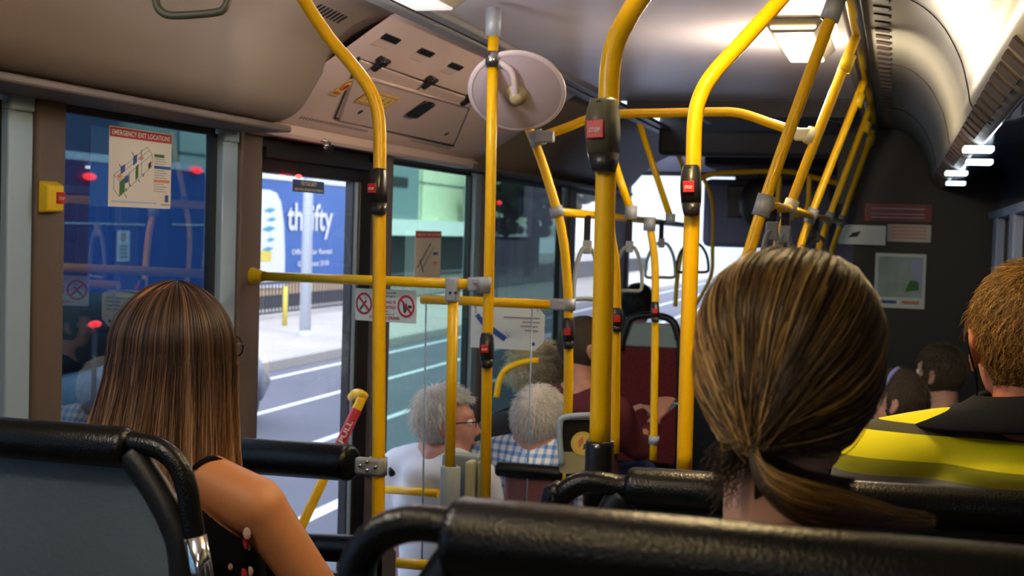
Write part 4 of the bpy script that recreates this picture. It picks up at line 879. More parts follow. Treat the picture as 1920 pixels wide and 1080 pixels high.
def shirt_bands(name, stops):
    a = bpy.data.materials.new(name); a.use_nodes = True; nt = a.node_tree; b = nt.nodes['Principled BSDF']; L = nt.links.new
    g = nt.nodes.new('ShaderNodeNewGeometry'); sx = nt.nodes.new('ShaderNodeSeparateXYZ'); L(g.outputs['Position'], sx.inputs[0])
    mr = nt.nodes.new('ShaderNodeMapRange'); mr.inputs[1].default_value = 1.3; mr.inputs[2].default_value = 1.6; L(sx.outputs[2], mr.inputs[0])
    r = nt.nodes.new('ShaderNodeValToRGB'); r.color_ramp.interpolation = 'CONSTANT'; e = r.color_ramp.elements
    e[0].position = 0; e[0].color = (*stops[0][1], 1); e[1].position = (stops[1][0]-1.3)/.3; e[1].color = (*stops[1][1], 1)
    for z, c in stops[2:]: q = e.new((z-1.3)/.3); q.color = (*c, 1)
    L(mr.outputs[0], r.inputs[0]); L(r.outputs[0], b.inputs['Base Color']); b.inputs['Roughness'].default_value = .8
    w_ = nt.nodes.new('ShaderNodeTexNoise'); w_.inputs['Scale'].default_value = 700; bp = nt.nodes.new('ShaderNodeBump'); bp.inputs['Strength'].default_value = .3; bp.inputs['Distance'].default_value = .002; L(w_.outputs['Fac'], bp.inputs['Height']); L(bp.outputs[0], b.inputs['Normal'])
    M[name] = a
shirt_bands('hivis', [(1.0, S(112, 112, 112)), (1.438, S(150, 152, 22)), (1.464, S(248, 238, 16)), (1.504, S(74, 74, 56)), (1.519, S(248, 238, 16))])
def checked(name, c1, c2, c3, sc=38):
    a = bpy.data.materials.new(name); a.use_nodes = True; nt = a.node_tree; b = nt.nodes['Principled BSDF']; L = nt.links.new
    g = nt.nodes.new('ShaderNodeNewGeometry'); sx = nt.nodes.new('ShaderNodeSeparateXYZ'); L(g.outputs['Position'], sx.inputs[0]); fac = []
    for k in (0, 2):
        m_ = nt.nodes.new('ShaderNodeMath'); m_.operation = 'MULTIPLY'; m_.inputs[1].default_value = sc; L(sx.outputs[k], m_.inputs[0])
        f = nt.nodes.new('ShaderNodeMath'); f.operation = 'FRACT'; L(m_.outputs[0], f.inputs[0]); q = nt.nodes.new('ShaderNodeMath'); q.operation = 'LESS_THAN'; q.inputs[1].default_value = .42; L(f.outputs[0], q.inputs[0]); fac.append(q)
    ad = nt.nodes.new('ShaderNodeMath'); ad.operation = 'ADD'; L(fac[0].outputs[0], ad.inputs[0]); L(fac[1].outputs[0], ad.inputs[1])
    dv = nt.nodes.new('ShaderNodeMath'); dv.operation = 'DIVIDE'; dv.inputs[1].default_value = 2; L(ad.outputs[0], dv.inputs[0])
    r = nt.nodes.new('ShaderNodeValToRGB'); e = r.color_ramp.elements; e[0].color = (*c1, 1); e[1].color = (*c3, 1); q = e.new(.5); q.color = (*c2, 1); L(dv.outputs[0], r.inputs[0]); L(r.outputs[0], b.inputs['Base Color']); b.inputs['Roughness'].default_value = .8
    M[name] = a
checked('check_blue', S(236, 238, 246), S(150, 184, 232), S(84, 128, 206))
checked('check_mauve', S(206, 176, 190), S(132, 110, 150), S(90, 76, 120), 60)

class Person:
    def __init__(s, hc, yaw, label, skin, sc=1.0, sw=.175, sd=-.235, elbows=None, hands=None, vox=.007, hip=-.66, knees=.44, fl=0.0, pitch=0, trunk_yaw=None, fingers=True, lean=0.0, ear=True, ar=1.0):
        s.hc = Vector(hc); s.sc = sc; s.R = Matrix.Rotation(-yaw, 3, 'Z') @ Matrix.Rotation(-pitch, 3, 'X'); s.B = Matrix.Rotation(-(yaw if trunk_yaw is None else trunk_yaw), 3, 'Z')
        s.sw, s.sd = sw, sd; h = s.h; b = s.b
        s.root = thing('person', b(0, -.02, hip-.1), label, 'person'); s.skin = skin
        mb = MB(); R = s.R
        mb.ball(h(0, -.012, .018), (.077*sc, .094*sc, .098*sc), R).ball(h(0, .028, -.03), (.060*sc, .068*sc, .082*sc), R).ball(h(0, .046, -.085), (.042*sc, .042*sc, .034*sc), R)
        mb.ball(h(-.034, .06, -.03), (.024*sc, .026*sc, .026*sc), R).ball(h(.034, .06, -.03), (.024*sc, .026*sc, .026*sc), R)          # cheeks
        mb.ball(h(0, .074, .028), (.05*sc, .022*sc, .018*sc), R)                                                                       # brow
        mb.tube([h(0, .090, .016), h(0, .104, -.012), h(0, .114, -.030), h(0, .100, -.040)], [.007*sc, .009*sc, .012*sc, .009*sc], 10)  # nose
        mb.ball(h(-.012, .100, -.036), .008*sc, R, 10, 8).ball(h(.012, .100, -.036), .008*sc, R, 10, 8)
        mb.tube([h(-.022, .084, -.064), h(0, .094, -.062), h(.022, .084, -.064)], [.004*sc, .007*sc, .004*sc], 8).tube([h(-.018, .084, -.072), h(0, .092, -.073), h(.018, .084, -.072)], [.004*sc, .007*sc, .004*sc], 8)
        if ear:
            for k in (-1, 1):
                mb.tube([h(k*.074, .010, -.036), h(k*.080, .004, -.010), h(k*.086, -.004, .012), h(k*.090, -.020, .014), h(k*.090, -.028, -.004), h(k*.086, -.020, -.026), h(k*.078, -.002, -.046), h(k*.074, .006, -.044)], [.006*sc]*8, 8, 3)
                mb.ball(h(k*.080, -.008, -.010), (.006*sc, .018*sc, .026*sc), R, 12, 8)
        nk = b(0, -.03, sd+.075)
        mb.tube([h(0, -.025, -.03), h(0, -.030, -.09), nk, b(0, -.03, sd+.01)], [.056*sc, .052*sc, .058*sc, .085*sc], 18)
        s.sh = [b(k*sw, -.03+lean, sd) for k in (-1, 1)]
        for k, shp in zip((-1, 1), s.sh): mb.tube([b(k*.02, -.035, sd+.07), b(k*sw*.5, -.035+lean*.5, sd+.035), shp], [.045*sc, .048*sc, .052*sc], 14, 3)
        mb.ball(b(0, -.02, sd-.10), (sw*.95, .105, .14), s.B).ball(b(0, -.01, sd-.24), (sw*.82, .10, .16), s.B).ball(b(0, -.0, hip+.10), (sw*.9, .115, .14), s.B)
        elbows = elbows or [(-sw-.05, .02, sd-.27), (sw+.05, .02, sd-.27)]; hands = hands or [(-.08, .26, hip+.16), (.08, .26, hip+.16)]
        s.elb = [b(*e) for e in elbows]; s.hnd = [b(*e) for e in hands]
        for shp, e, hd_, k in zip(s.sh, s.elb, s.hnd, (-1, 1)):
            mb.ball(shp, (.054*sc*ar,)*3).tube([shp, shp.lerp(e, .5), e], [.052*sc*ar, .046*sc*ar, .037*sc], 14, 4).tube([e, e.lerp(hd_, .35), hd_], [.037*sc, .038*sc, .025*sc], 14, 3)
            fd = (hd_-e).normalized(); sd_ = fd.cross(ZZ).normalized(); up = sd_.cross(fd)
            mb.ball(hd_+fd*.045, (.04*sc, .045*sc, .018*sc), Matrix((sd_, fd, up)).transposed(), 14, 10)
            if fingers:
                for q, (o_, ln) in enumerate(((-.031, .062), (-.011, .074), (.010, .076), (.031, .068))):
                    p = hd_+fd*.078+sd_*o_*sc; mb.tube([p, p+fd*ln*.5+sd_*o_*.12, p+fd*ln*.8-up*.022+sd_*o_*.15, p+fd*ln*.85-up*.045], [.0092, .0088, .008, .0068], 8)
                p = hd_+fd*.02-sd_*k*.03; mb.tube([p, p-sd_*k*.03+fd*.028, p-sd_*k*.035+fd*.058-up*.01], [.013, .0105, .008], 8)
        # sitting legs
        for k in (-1, 1):
            hp, kn = b(k*.09, 0, hip+.04), b(k*.11, knees, hip+.06); ft = Vector((kn.x, kn.y, fl+.05)); fw = (kn-hp).normalized()
            mb.tube([hp, hp.lerp(kn, .5), kn], [.085, .075, .055], 14, 3).tube([kn, kn.lerp(ft, .35), ft], [.052, .052, .035], 14, 3).tube([ft-fw*.03, ft+fw*.15-ZZ*.012], [.04, .028], 12)
        s.body = mb.build('body', skin, s.root, remesh=vox)
        mb = MB(); 
        for k in (-1, 1): mb.use('eye_white').ball(h(k*.031, .078, .004), .0125*sc, R, 12, 10); mb.use('iris').ball(h(k*.031, .0865, .004), .0055*sc, R, 10, 8)
        mb.build('eyes', None, s.root); 
        MB().tube([h(-.021, .091, -.068), h(0, .100, -.0685), h(.021, .091, -.068)], [.0025*sc, .0045*sc, .0025*sc], 8).build('lips', 'lip', s.root)
    def h(s, x, y, z): return s.hc + s.R @ (Vector((x, y, z))*s.sc)
    def b(s, x, y, z): return s.hc + s.B @ Vector((x, y, z))
    def shirt(s, matn, vox=.010, sleeve=.55, collar=None, hip=-.66, name='shirt', extra=None, full=False):
        b, sw, sd = s.b, s.sw, s.sd; mb = MB(); e = .012
        mb.ball(b(0, -.02, sd-.10), (sw*.95+e, .105+e, .14+e), s.B).ball(b(0, -.01, sd-.24), (sw*.82+e*1.5, .10+e, .16+e), s.B).ball(b(0, 0, hip+.12), (sw*.88+e, .115+e, .12), s.B)
        for k, shp, el, hn in zip((-1, 1), s.sh, s.elb, s.hnd):
            mb.tube([b(k*.01, -.035, sd+.056), b(k*sw*.5, -.035, sd+.035), shp], [.045, .052+e*.6, .055+e], 14, 3)
            mb.ball(shp, .056+e*.8).tube([shp, shp.lerp(el, sleeve*.6), shp.lerp(el, sleeve)], [.055+e, .052+e, .050+e], 14, 3)
            if full: mb.tube([shp.lerp(el, .5), el, el.lerp(hn, .85)], [.056, .048, .036], 14, 3)
        mb.ball(b(0, -.035, sd+.005), (.125, .112, .060), s.B)
        if extra: extra(mb)
        o = mb.build(name, matn, s.root, remesh=vox, smoothit=8)
        if collar:
            mb = MB(); c = b(0, -.03, sd+.055); rows = []
            for k in range(25):
                a_ = math.radians(40+k*(280/24)); dx, dy = math.sin(a_), math.cos(a_); up = .062 - .010*abs(dx)
                rows.append([c+s.B@Vector((dx*.062, dy*.062, up)), c+s.B@Vector((dx*.070, dy*.070, up+.004)), c+s.B@Vector((dx*.092, dy*.088, .040)), c+s.B@Vector((dx*.172, dy*.116, .018-.010*abs(dx)))])
            mb.sweep(rows); mb.build('collar', collar, s.root, solid=.006)
        return o
    def trousers(s, matn, hip=-.66, knees=.44, fl=0):
        b = s.b; mb = MB(); mb.ball(b(0, 0, hip+.06), (s.sw*.95+.006, .125, .11), s.B)
        for k in (-1, 1):
            hp, kn = b(k*.09, 0, hip+.04), b(k*.11, knees, hip+.06); ft = Vector((kn.x, kn.y, fl+.12)); mb.tube([hp, hp.lerp(kn, .5), kn], [.095, .085, .066], 14, 3).tube([kn, ft], [.064, .055], 14)
        mb.build('trousers', matn, s.root, remesh=.014)
    def cap(s, matn, r=(.084, .102, .106), keep=None, name='hair', noise_=.0):
        keep = keep or (lambda v: v.y < .035 or v.z > .062+.0*v.y); mb = MB(); u, v = 48, 32; vs_ = {}
        def vt(i, j):
            i %= u
            if (i, j) not in vs_:
                a_ = 2*math.pi*i/u; th = math.pi*(j+.5)/v; p = Vector((r[0]*math.sin(th)*math.cos(a_), r[1]*math.sin(th)*math.sin(a_), r[2]*math.cos(th)))
                p = p*(1+noise_*noise.noise(p*26)) + Vector((0, -.010, .016)); vs_[(i, j)] = (mb.bm.verts.new(s.h(*p)), p)
            return vs_[(i, j)]
        for i in range(u):
            for j in range(v-1):
                q = [vt(i, j), vt(i+1, j), vt(i+1, j+1), vt(i, j+1)]; c = (q[0][1]+q[2][1])/2
                if keep(c) and c.z > -.085: mb._fin([mb.bm.faces.new([w_[0] for w_ in q])])
        for vv, _ in vs_.values():
            if not vv.link_faces: mb.bm.verts.remove(vv)
        return mb.build(name, matn, s.root, solid=.006)
    def short_hair(s, n, length, matn, parent, r=(.086, .104, .108), keep=None, r0=.0006, lift=.3, wave=.0, zmin=-.085, seed=1, npt=6):
        g = np.random.default_rng(seed); out = []; keep = keep or (lambda v: v.y < .035 or v.z > .062)
        while len(out) < n:
            d = g.normal(size=3); d /= np.linalg.norm(d); p = Vector((d[0]*r[0], d[1]*r[1]-.010, d[2]*r[2]+.016))
            if not keep(p) or p.z < zmin: continue
            nn = Vector((d[0]/r[0], d[1]/r[1], d[2]/r[2])).normalized(); whorl = Vector((.1, -.35, .93)).normalized()
            cd = (nn - whorl); cd = cd - nn*cd.dot(nn); cd = cd.normalized() if cd.length > .01 else nn.orthogonal()
            if p.y > -.0 and p.z > .05: cd = (cd + Vector((.5, .6, 0))).normalized()
            L_ = length*(.6+.7*g.random()); pts = []; q = Vector(p); ph = g.random()*6
            if p.z < -.02: L_ *= .55
            dr = (cd*(1-lift)+nn*lift+Vector(g.normal(size=3)*.14)).normalized(); sd_ = nn.cross(cd)
            for k in range(npt):
                pts.append(s.h(*(q + sd_*math.sin(ph+k*1.6)*wave))); dr = (dr - nn*.06*k/npt*3).normalized(); q = q + dr*L_/(npt-1)
            out.append(pts)
        return strands('hair_strands', out, r0, r0*.35, matn, parent)
    def glasses(s, matn='frame_dark'):
        h = s.h; mb = MB()
        for k in (-1, 1):
            mb.tube([h(k*.033+.022*math.cos(a_*math.pi/6), .100, .004+.017*math.sin(a_*math.pi/6)) for a_ in range(13)], .0016, 6); mb.tube([h(k*.055, .098, .010), h(k*.074, .07, .010), h(k*.084, .0, .004), h(k*.084, -.012, -.008)], .002, 6)
        mb.tube([h(-.011, .101, .006), h(.011, .101, .006)], .0016, 6); return mb.build('glasses', matn, s.root)

# ---- ponytailed passenger
hc = D(1482, 668, 1.335)
W = Person(hc+Vector((0, .004, -.012)), .30, 'person with long dark blonde ponytail and green top, seen from behind', 'skin_pale', .97, sw=.165, sd=-.285, vox=.005, hip=-.66, fl=.6, knees=.26, trunk_yaw=.05)
W.shirt('cloth_green', hip=-.66, vox=.009, sleeve=.5); W.trousers('denim', hip=-.66, fl=.6, knees=.26)
E = Vector((.0895, .108, .1055)); G = D(1415, 831, 1.232) - hc; ug = Vector((G.x/E.x, G.y/E.y, G.z/E.z)); ugn = ug.normalized(); gl = ug.length*(abs(ugn.x)**2.45+abs(ugn.y)**2.45+abs(ugn.z)**2.45)**(1/2.45)*1.06
Ry = Matrix.Rotation(-.30, 3, 'Z')
def epoint(u, f=1):
    n_ = u.normalized(); f = f*(abs(n_.x)**2.45+abs(n_.y)**2.45+abs(n_.z)**2.45)**(-1/2.45)/(1 if n_.z > -.2 else 1+min(.06, (-.2-n_.z)*.2))
    return hc + Vector((u.x*E.x, u.y*E.y, u.z*E.z))*f
# scalp shell under the strands, tapering to the hair tie
mb = MB(); rows = []
axis = ugn; e1 = axis.orthogonal().normalized(); e2 = axis.cross(e1)
for j in range(30):
    th = math.radians(2+j*4.1); f = .965 + (gl-.965)*max(0, 1-th/.75)**1.6; row = []
    for i in range(48):
        a_ = 2*math.pi*i/48; u = axis*math.cos(th)+(e1*math.cos(a_)+e2*math.sin(a_))*math.sin(th); row.append(epoint(u, f))
    rows.append(row)
sections = [[r_[i] for i in range(48)] for r_ in rows]
mb.sweep(sections, closed=True)
fd = Ry @ Vector((0, 1, 0)); kill = [f for f in mb.bm.faces if ((f.calc_center_median()-hc).dot(fd) > .045 and (f.calc_center_median()-hc).z < .055) or (f.calc_center_median()-hc).z < -.098]
bmesh.ops.delete(mb.bm, geom=kill, context='FACES'); hs = mb.build('hair', 'scalp_blonde', W.root)
g = np.random.default_rng(3); paths = []; tone = []
while len(paths) < 5200:
    d = g.normal(size=3); d /= np.linalg.norm(d); u0 = Vector(d); ang = u0.angle(ugn)
    if ang < math.radians(26) or u0.z < -.62: continue
    if (Ry.transposed() @ u0).y > .42 and u0.z < .45: continue
    lay = g.random(); fbase = .985+.045*lay**1.5+(.05*g.random() if g.random() < .03 else 0); clump = noise.noise(u0*7)*.028; s_ = math.sin(ang); pts = []; ph = g.random()*6; am = .0012+.002*g.random()
    Gj = Vector(g.normal(size=3)*.005)
    for k in range(18):
        t_ = k/17; u = (u0*math.sin((1-t_)*ang)+ugn*math.sin(t_*ang))/s_
        u = u.normalized(); f = fbase + clump*math.sin(math.pi*t_); rem = (1-t_)*ang
        f = f + (gl-f)*max(0, 1-rem/.75)**1.6 if rem < .75 else f
        p = epoint(u, f) + Gj*t_**3 + Vector((math.sin(ph+t_*5), math.cos(ph+t_*4), math.sin(ph*2+t_*6)))*am*math.sin(math.pi*t_)
        p.z -= .004*math.sin(math.pi*t_)*abs(u.x)
        pts.append(p)
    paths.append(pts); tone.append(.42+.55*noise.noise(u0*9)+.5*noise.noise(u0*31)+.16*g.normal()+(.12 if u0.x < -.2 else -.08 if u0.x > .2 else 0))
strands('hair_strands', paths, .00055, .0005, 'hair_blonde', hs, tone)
# strands drawn over the ear and cheek on the far side, and loose nape hair
paths = []
for k in range(260):
    a0 = g.random(); x0 = 1636+18*g.random(); pts = []
    P4 = [(x0-14, 560, 1.33), (x0+6, 640, 1.32), (x0+6-5*a0, 700, 1.32), (x0-10-16*a0, 770+20*a0, 1.33)]
    for j in range(12):
        t_ = j/11*3; i = min(int(t_), 2); f = t_-i; q = [P4[i][c_]*(1-f)+P4[i+1][c_]*f for c_ in range(3)]; pts.append(D(q[0]+g.normal()*.3, q[1], q[2]))
    paths.append(pts)
for k in range(2300):
    a0 = g.random(); x0 = 1395+70*g.random(); x1 = 1420+182*a0; y1 = 945-50*a0*a0+26*g.random(); pts = []
    for j in range(12): t_ = j/11; pts.append(D(1420*(1-t_)+x1*t_+6*math.sin(t_*3+k), 836+(y1-836)*t_**.8+10*math.sin(math.pi*t_), 1.245+.05*t_))
    paths.append(pts)
for k in range(170):
    a0, a1, a2 = g.random(3); pts = []; sx_, sy_ = 1402-22*a2, 815+55*g.random()
    for j in range(12): t_ = j/11; pts.append(D(sx_-(12+58*a0)*t_**.7+9*math.sin(t_*(5+4*a1)+k), sy_+(10+95*a1)*t_+9*math.cos(t_*(4+4*a2)+k*2), 1.265+.02*a2))
    paths.append(pts)
strands('loose_hair', paths, .0005, .00025, 'hair_blonde', hs, g.random(len(paths))*.32)
tail = [(1415, 828, 1.235, 9), (1414, 850, 1.222, 14), (1422, 882, 1.208, 24), (1448, 916, 1.20, 36), (1500, 942, 1.195, 44), (1570, 956, 1.20, 40), (1640, 968, 1.215, 30), (1700, 978, 1.235, 20), (1755, 980, 1.25, 16)]
paths = []; tone = []; TP = [D(*q[:3]) for q in tail]; TR = [q[3]/2500*1.21 for q in tail]
for k in range(1700):
    a_, rr_ = g.random()*6.28, math.sqrt(g.random()); Lf = .66+.34*g.random() if g.random() < .75 else .45+.4*g.random(); pts = []; ph = g.random()*6
    for j in range(22):
        t_ = j/21*(len(TP)-1)*Lf; i = min(int(t_), len(TP)-2); f = t_-i; f2 = f*f*(3-2*f) if False else f
        p = TP[i].lerp(TP[i+1], f2); rad = TR[i]*(1-f)+TR[i+1]*f; off = CU*math.sin(a_)*rad*rr_ + (CF*math.cos(a_)*rad*rr_*.7)
        p = p + off + CR*math.cos(a_*3)*.002 + CU*math.sin(ph+j*.35)*.0016*j/21; pts.append(p)
    # smooth the polyline a little
    for _ in range(2): pts = [pts[0]]+[(pts[i-1]+pts[i]*2+pts[i+1])/4 for i in range(1, len(pts)-1)]+[pts[-1]]
    paths.append(pts); tone.append(.40+.5*math.sin(a_*2+rr_*3)*.5+.2*g.normal())
pt = MB().tube(TP[:8], [r_*.6 for r_ in TR[:7]]+[TR[7]*.2], 12, 4).build('ponytail', 'scalp_blonde', W.root)
strands('ponytail_strands', paths, .0006, .0003, 'hair_blonde', pt, tone)
ax = (TP[1]-TP[0]).normalized(); u_ = ax.orthogonal().normalized(); v_ = ax.cross(u_)
MB().tube([TP[0]+ax*.004+(u_*math.cos(k*math.pi/10)+v_*math.sin(k*math.pi/10))*.0092 for k in range(21)], .0028, 8, cap=False).tube([TP[0]+ax*.008+(u_*math.cos(k*math.pi/10)+v_*math.sin(k*math.pi/10))*.0096 for k in range(21)], .0024, 8, cap=False).build('hair_tie', 'elastic', W.root)

# ---- left passenger with long hair
hc = D(330, 655, 2.2)
L_ = Person(hc, .55, 'person with long straight brown hair and black strappy top on the left', 'skin_tan', .95, sw=.190, sd=-.240, vox=.0055, hip=-.60, fl=.6, knees=.28, trunk_yaw=.12,
            elbows=[(-.22, .04, -.46), (.315, .05, -.455)], hands=[(-.10, .25, -.44), (.27, .27, -.50)], ar=.88)
L_.trousers('cloth_black', hip=-.60, fl=.6, knees=.28); L_.glasses()
b = L_.b; sw, sd = L_.sw, L_.sd
from mathutils.bvhtree import BVHTree
def fitted(person, keep, name, matn, off=.0035):
    """clothing cut from the body's own surface and lifted off it"""
    dg = bpy.context.evaluated_depsgraph_get(); dg.update(); ev = person.body.evaluated_get(dg); me = ev.to_mesh(); bm = bmesh.new(); bm.from_mesh(me); mw = Matrix.Translation(TW(person.body))
    iv = person.B.transposed(); bm.normal_update()
    kill = [f for f in bm.faces if not keep(iv @ (mw @ f.calc_center_median() - person.hc), mw @ f.calc_center_median())]
    bvh = BVHTree.FromBMesh(bm)
    bmesh.ops.delete(bm, geom=kill, context='FACES')
    for v in bm.verts: v.co = mw @ v.co + v.normal*off
    bd = {v: [e.other_vert(v) for e in v.link_edges if e.is_boundary] for v in bm.verts if v.is_boundary}
    for _ in range(12):
        nw = {v: v.co*.4+sum((n_.co for n_ in ns), Vector())/len(ns)*.6 for v, ns in bd.items() if ns}
        for v, c_ in nw.items(): v.co = c_
    for f in bm.faces: f.smooth = True
    q = MB(); q.bm = bm; ev.to_mesh_clear(); return q.build(name, matn, person.root, solid=.0025), bvh, mw
def segd(p_, a_, b_): ab = b_-a_; t_ = max(0, min(1, (p_-a_).dot(ab)/ab.length_squared)); return (p_-(a_+ab*t_)).length
def kt(q, wp):
    if q.z > sd+.055-.85*max(0, abs(q.x)-.045) or q.z < -.60: return False
    return min(segd(wp, L_.sh[k]+Vector((0, 0, 0)), L_.elb[k]) for k in (0, 1)) > .050 and abs(q.x) < sw*.97
_, bvh, mw = fitted(L_, kt, 'top', 'cloth_black')
for k in (-1, 1):
    sp = []
    for q in ((.050, -.14, sd+.045), (.072, -.13, sd+.060), (.095, -.10, sd+.075), (.115, -.05, sd+.085), (.12, .02, sd+.04), (.11, .09, sd-.02), (.10, .12, sd-.07)):
        wp = b(k*q[0], q[1], q[2]); loc, nn, _i, _d = bvh.find_nearest(wp - mw.translation); sp.append(loc + mw.translation + nn*.003)
    MB().tube(sp, .0040, 8, 4).build('strap', 'cloth_black', L_.root)
mb = MB()
for x, y, m_, r_ in ((466, 995, 'flower_pink', .010), (461, 1012, 'flower_red', .009), (470, 1020, 'flower_pink', .008), (456, 1025, 'flower_red', .006), (452, 1076, 'flower_red', .011), (464, 1070, 'flower_pink', .008), (430, 1062, 'flower_pink', .006)):
    c = D(x, y, 2.2); best = None
    q = ray(x, y).normalized(); loc, nn, _i, _d = bvh.ray_cast(CO - mw.translation, q)
    if loc: mb.use(m_).ball(loc+mw.translation+nn*.0062, (r_*.75, .002, r_), None, 8, 6)
mb.build('flower_print', None, L_.root)
Eh = Vector((.098, .108, .108)); fdir = .55
g = np.random.default_rng(11)
def fall(a_, f, L_end, seed_):
    """one hair: out from the parting, over the skull, then straight down"""
    pts = []; ca, sa = math.cos(a_), math.sin(a_); top = Vector((0, .02, .0)); ph = seed_*6
    n1 = 8
    for k in range(n1):
        th = (k+.3)/(n1-1+.3)*math.pi/2; pts.append(Vector((Eh.x*ca*math.sin(th), Eh.y*sa*math.sin(th), Eh.z*math.cos(th)))*f)
    p = pts[-1].copy(); out = Vector((ca, sa, 0)); dz = L_end/10
    for k in range(1, 11):
        t_ = k/10; sp = (.012+.036*max(0, -sa)+(.014 if ca < -.3 and sa < .3 else 0))*t_**1.4; pts.append(Vector((p.x, p.y, p.z-dz*k)) + out*sp*(f) + Vector((math.sin(ph+t_*5)*.003+math.sin(a_*11+t_*4)*.003*t_, math.cos(ph+t_*4)*.003, 0)) - out*(.02*t_*(f < .93)))
    R_ = Matrix.Rotation(-.35, 3, 'Z'); return [hc + R_ @ q for q in pts]
paths = []; tone = []
while len(paths) < 6500:
    a_ = g.random()*2*math.pi; fa = math.degrees((a_-math.pi/2+math.pi) % (2*math.pi)-math.pi)      # angle from the face direction
    if abs(fa) < 62: continue
    cl = noise.noise(Vector((math.cos(a_)*9, math.sin(a_)*9, 3)))*.03; f = .90+.13*g.random()**.7+cl+(.04*g.random() if g.random() < .03 else 0)
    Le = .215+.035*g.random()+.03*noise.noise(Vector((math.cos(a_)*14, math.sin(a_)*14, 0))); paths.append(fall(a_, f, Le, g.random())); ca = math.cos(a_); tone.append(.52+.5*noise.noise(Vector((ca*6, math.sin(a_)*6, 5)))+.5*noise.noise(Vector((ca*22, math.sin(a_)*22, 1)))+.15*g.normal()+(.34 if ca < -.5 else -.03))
mb = MB(); rows = []
for i in range(41):
    a_ = math.radians(90+62+i*(236/40)); q = fall(a_, .90, .175, .1); rows.append(q)
mb.sweep(rows); hs = mb.build('hair', 'scalp_brunette', L_.root, solid=.004)
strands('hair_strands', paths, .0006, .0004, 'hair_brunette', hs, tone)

# ---- high-visibility shirt
hc = D(1922, 640, 2.08)
Hv = Person(hc, -.22, 'person with short ginger hair in a yellow high-visibility shirt with navy collar', 'skin_red', 1.0, sw=.215, sd=-.198, vox=.0055, hip=-.64, fl=.6, knees=.26, trunk_yaw=0)
Hv.shirt('hivis', vox=.009, sleeve=.75, collar='cloth_navy', hip=-.64); Hv.trousers('cloth_navy', hip=-.64, fl=.6, knees=.26)
kp = lambda v: (v.y < .012 or v.z > .066) and not (abs(v.x) > .052 and v.y > -.040 and v.z < .022) and not (v.z < -.05 and v.y > -.03)
cp = Hv.cap('scalp_ginger', keep=kp); Hv.short_hair(9000, .026, 'hair_ginger', cp, keep=kp, lift=.10, wave=.0014, r0=.0006, npt=8, seed=5)
mb = MB(); h = Hv.h; mb.tube([h(-.092, -.012, .012), h(-.097, -.03, -.002), h(-.090, -.036, -.03), h(-.080, -.03, -.06), h(-.074, -.02, -.13)], .0018, 6, 4).build('earphone_cord', 'cloth_black', Hv.root)

# ---- grey-haired pair
hc = D(836, 791, 4.35)
G1 = Person(hc, 1.25, 'white-haired person in profile wearing glasses and a white shirt', 'skin_old', .98, sw=.17, sd=-.165, vox=.009, fl=0, hip=-.62, trunk_yaw=.35, knees=.38)
G1.shirt('cloth_white', vox=.014, hip=-.62); G1.trousers('cloth_dark', hip=-.62, knees=.38); G1.glasses()
kp = lambda v: v.y < .02 or v.z > .075
cp = G1.cap('scalp_white', keep=kp, noise_=.04); G1.short_hair(2200, .03, 'hair_white', cp, keep=kp, r0=.001, seed=8)
hc = D(1011, 791, 4.35)
G2 = Person(hc, .10, 'white-haired person from behind in a blue and white checked shirt', 'skin_old', .98, sw=.18, sd=-.135, vox=.009, fl=0, hip=-.62, knees=.38)
G2.shirt('check_blue', vox=.014, hip=-.62); G2.trousers('cloth_dark', hip=-.62, knees=.38); G2.glasses()
kp2 = lambda v: (v.y < .0 or v.z > .07) and not (abs(v.x) > .06 and v.y > -.03 and v.z < .02)
cp = G2.cap('scalp_white', keep=kp2, noise_=.03); G2.short_hair(2200, .022, 'hair_white', cp, keep=kp2, r0=.0009, seed=9)
# ---- curly light hair beyond them
hc = D(1003, 700, 5.5)
C1 = Person(hc, -.4, 'person with curly sandy hair beyond the checked shirt', 'skin_old', .95, sw=.175, vox=.011, fl=.0, hip=-.6, knees=.36)
C1.shirt('cloth_dark', vox=.016, hip=-.6); C1.trousers('cloth_dark', hip=-.6, knees=.36)
kp = lambda v: v.y < .04 or v.z > .05
cp = C1.cap('scalp_curly', r=(.11, .12, .118), keep=kp, noise_=.18); C1.short_hair(1500, .05, 'hair_curly', cp, r=(.108, .118, .116), keep=kp, r0=.0014, wave=.012, lift=.5, seed=12)
# ---- black-haired person near the windscreen
hc = D(1197, 573, 7.3)
B1 = Person(hc, .0, 'black-haired person near the windscreen, above the tall maroon seat', 'skin_old', 1.0, sw=.18, vox=.011, fl=.3, hip=-.62, knees=.38)
B1.shirt('cloth_dark', vox=.016, hip=-.62); B1.trousers('cloth_dark', hip=-.62, fl=.3, knees=.38)
kp = lambda v: v.y < .02 or v.z > .05
cp = B1.cap('scalp_dark', keep=kp, noise_=.03); B1.short_hair(900, .02, 'hair_dark', cp, keep=kp, r0=.0014, seed=14)
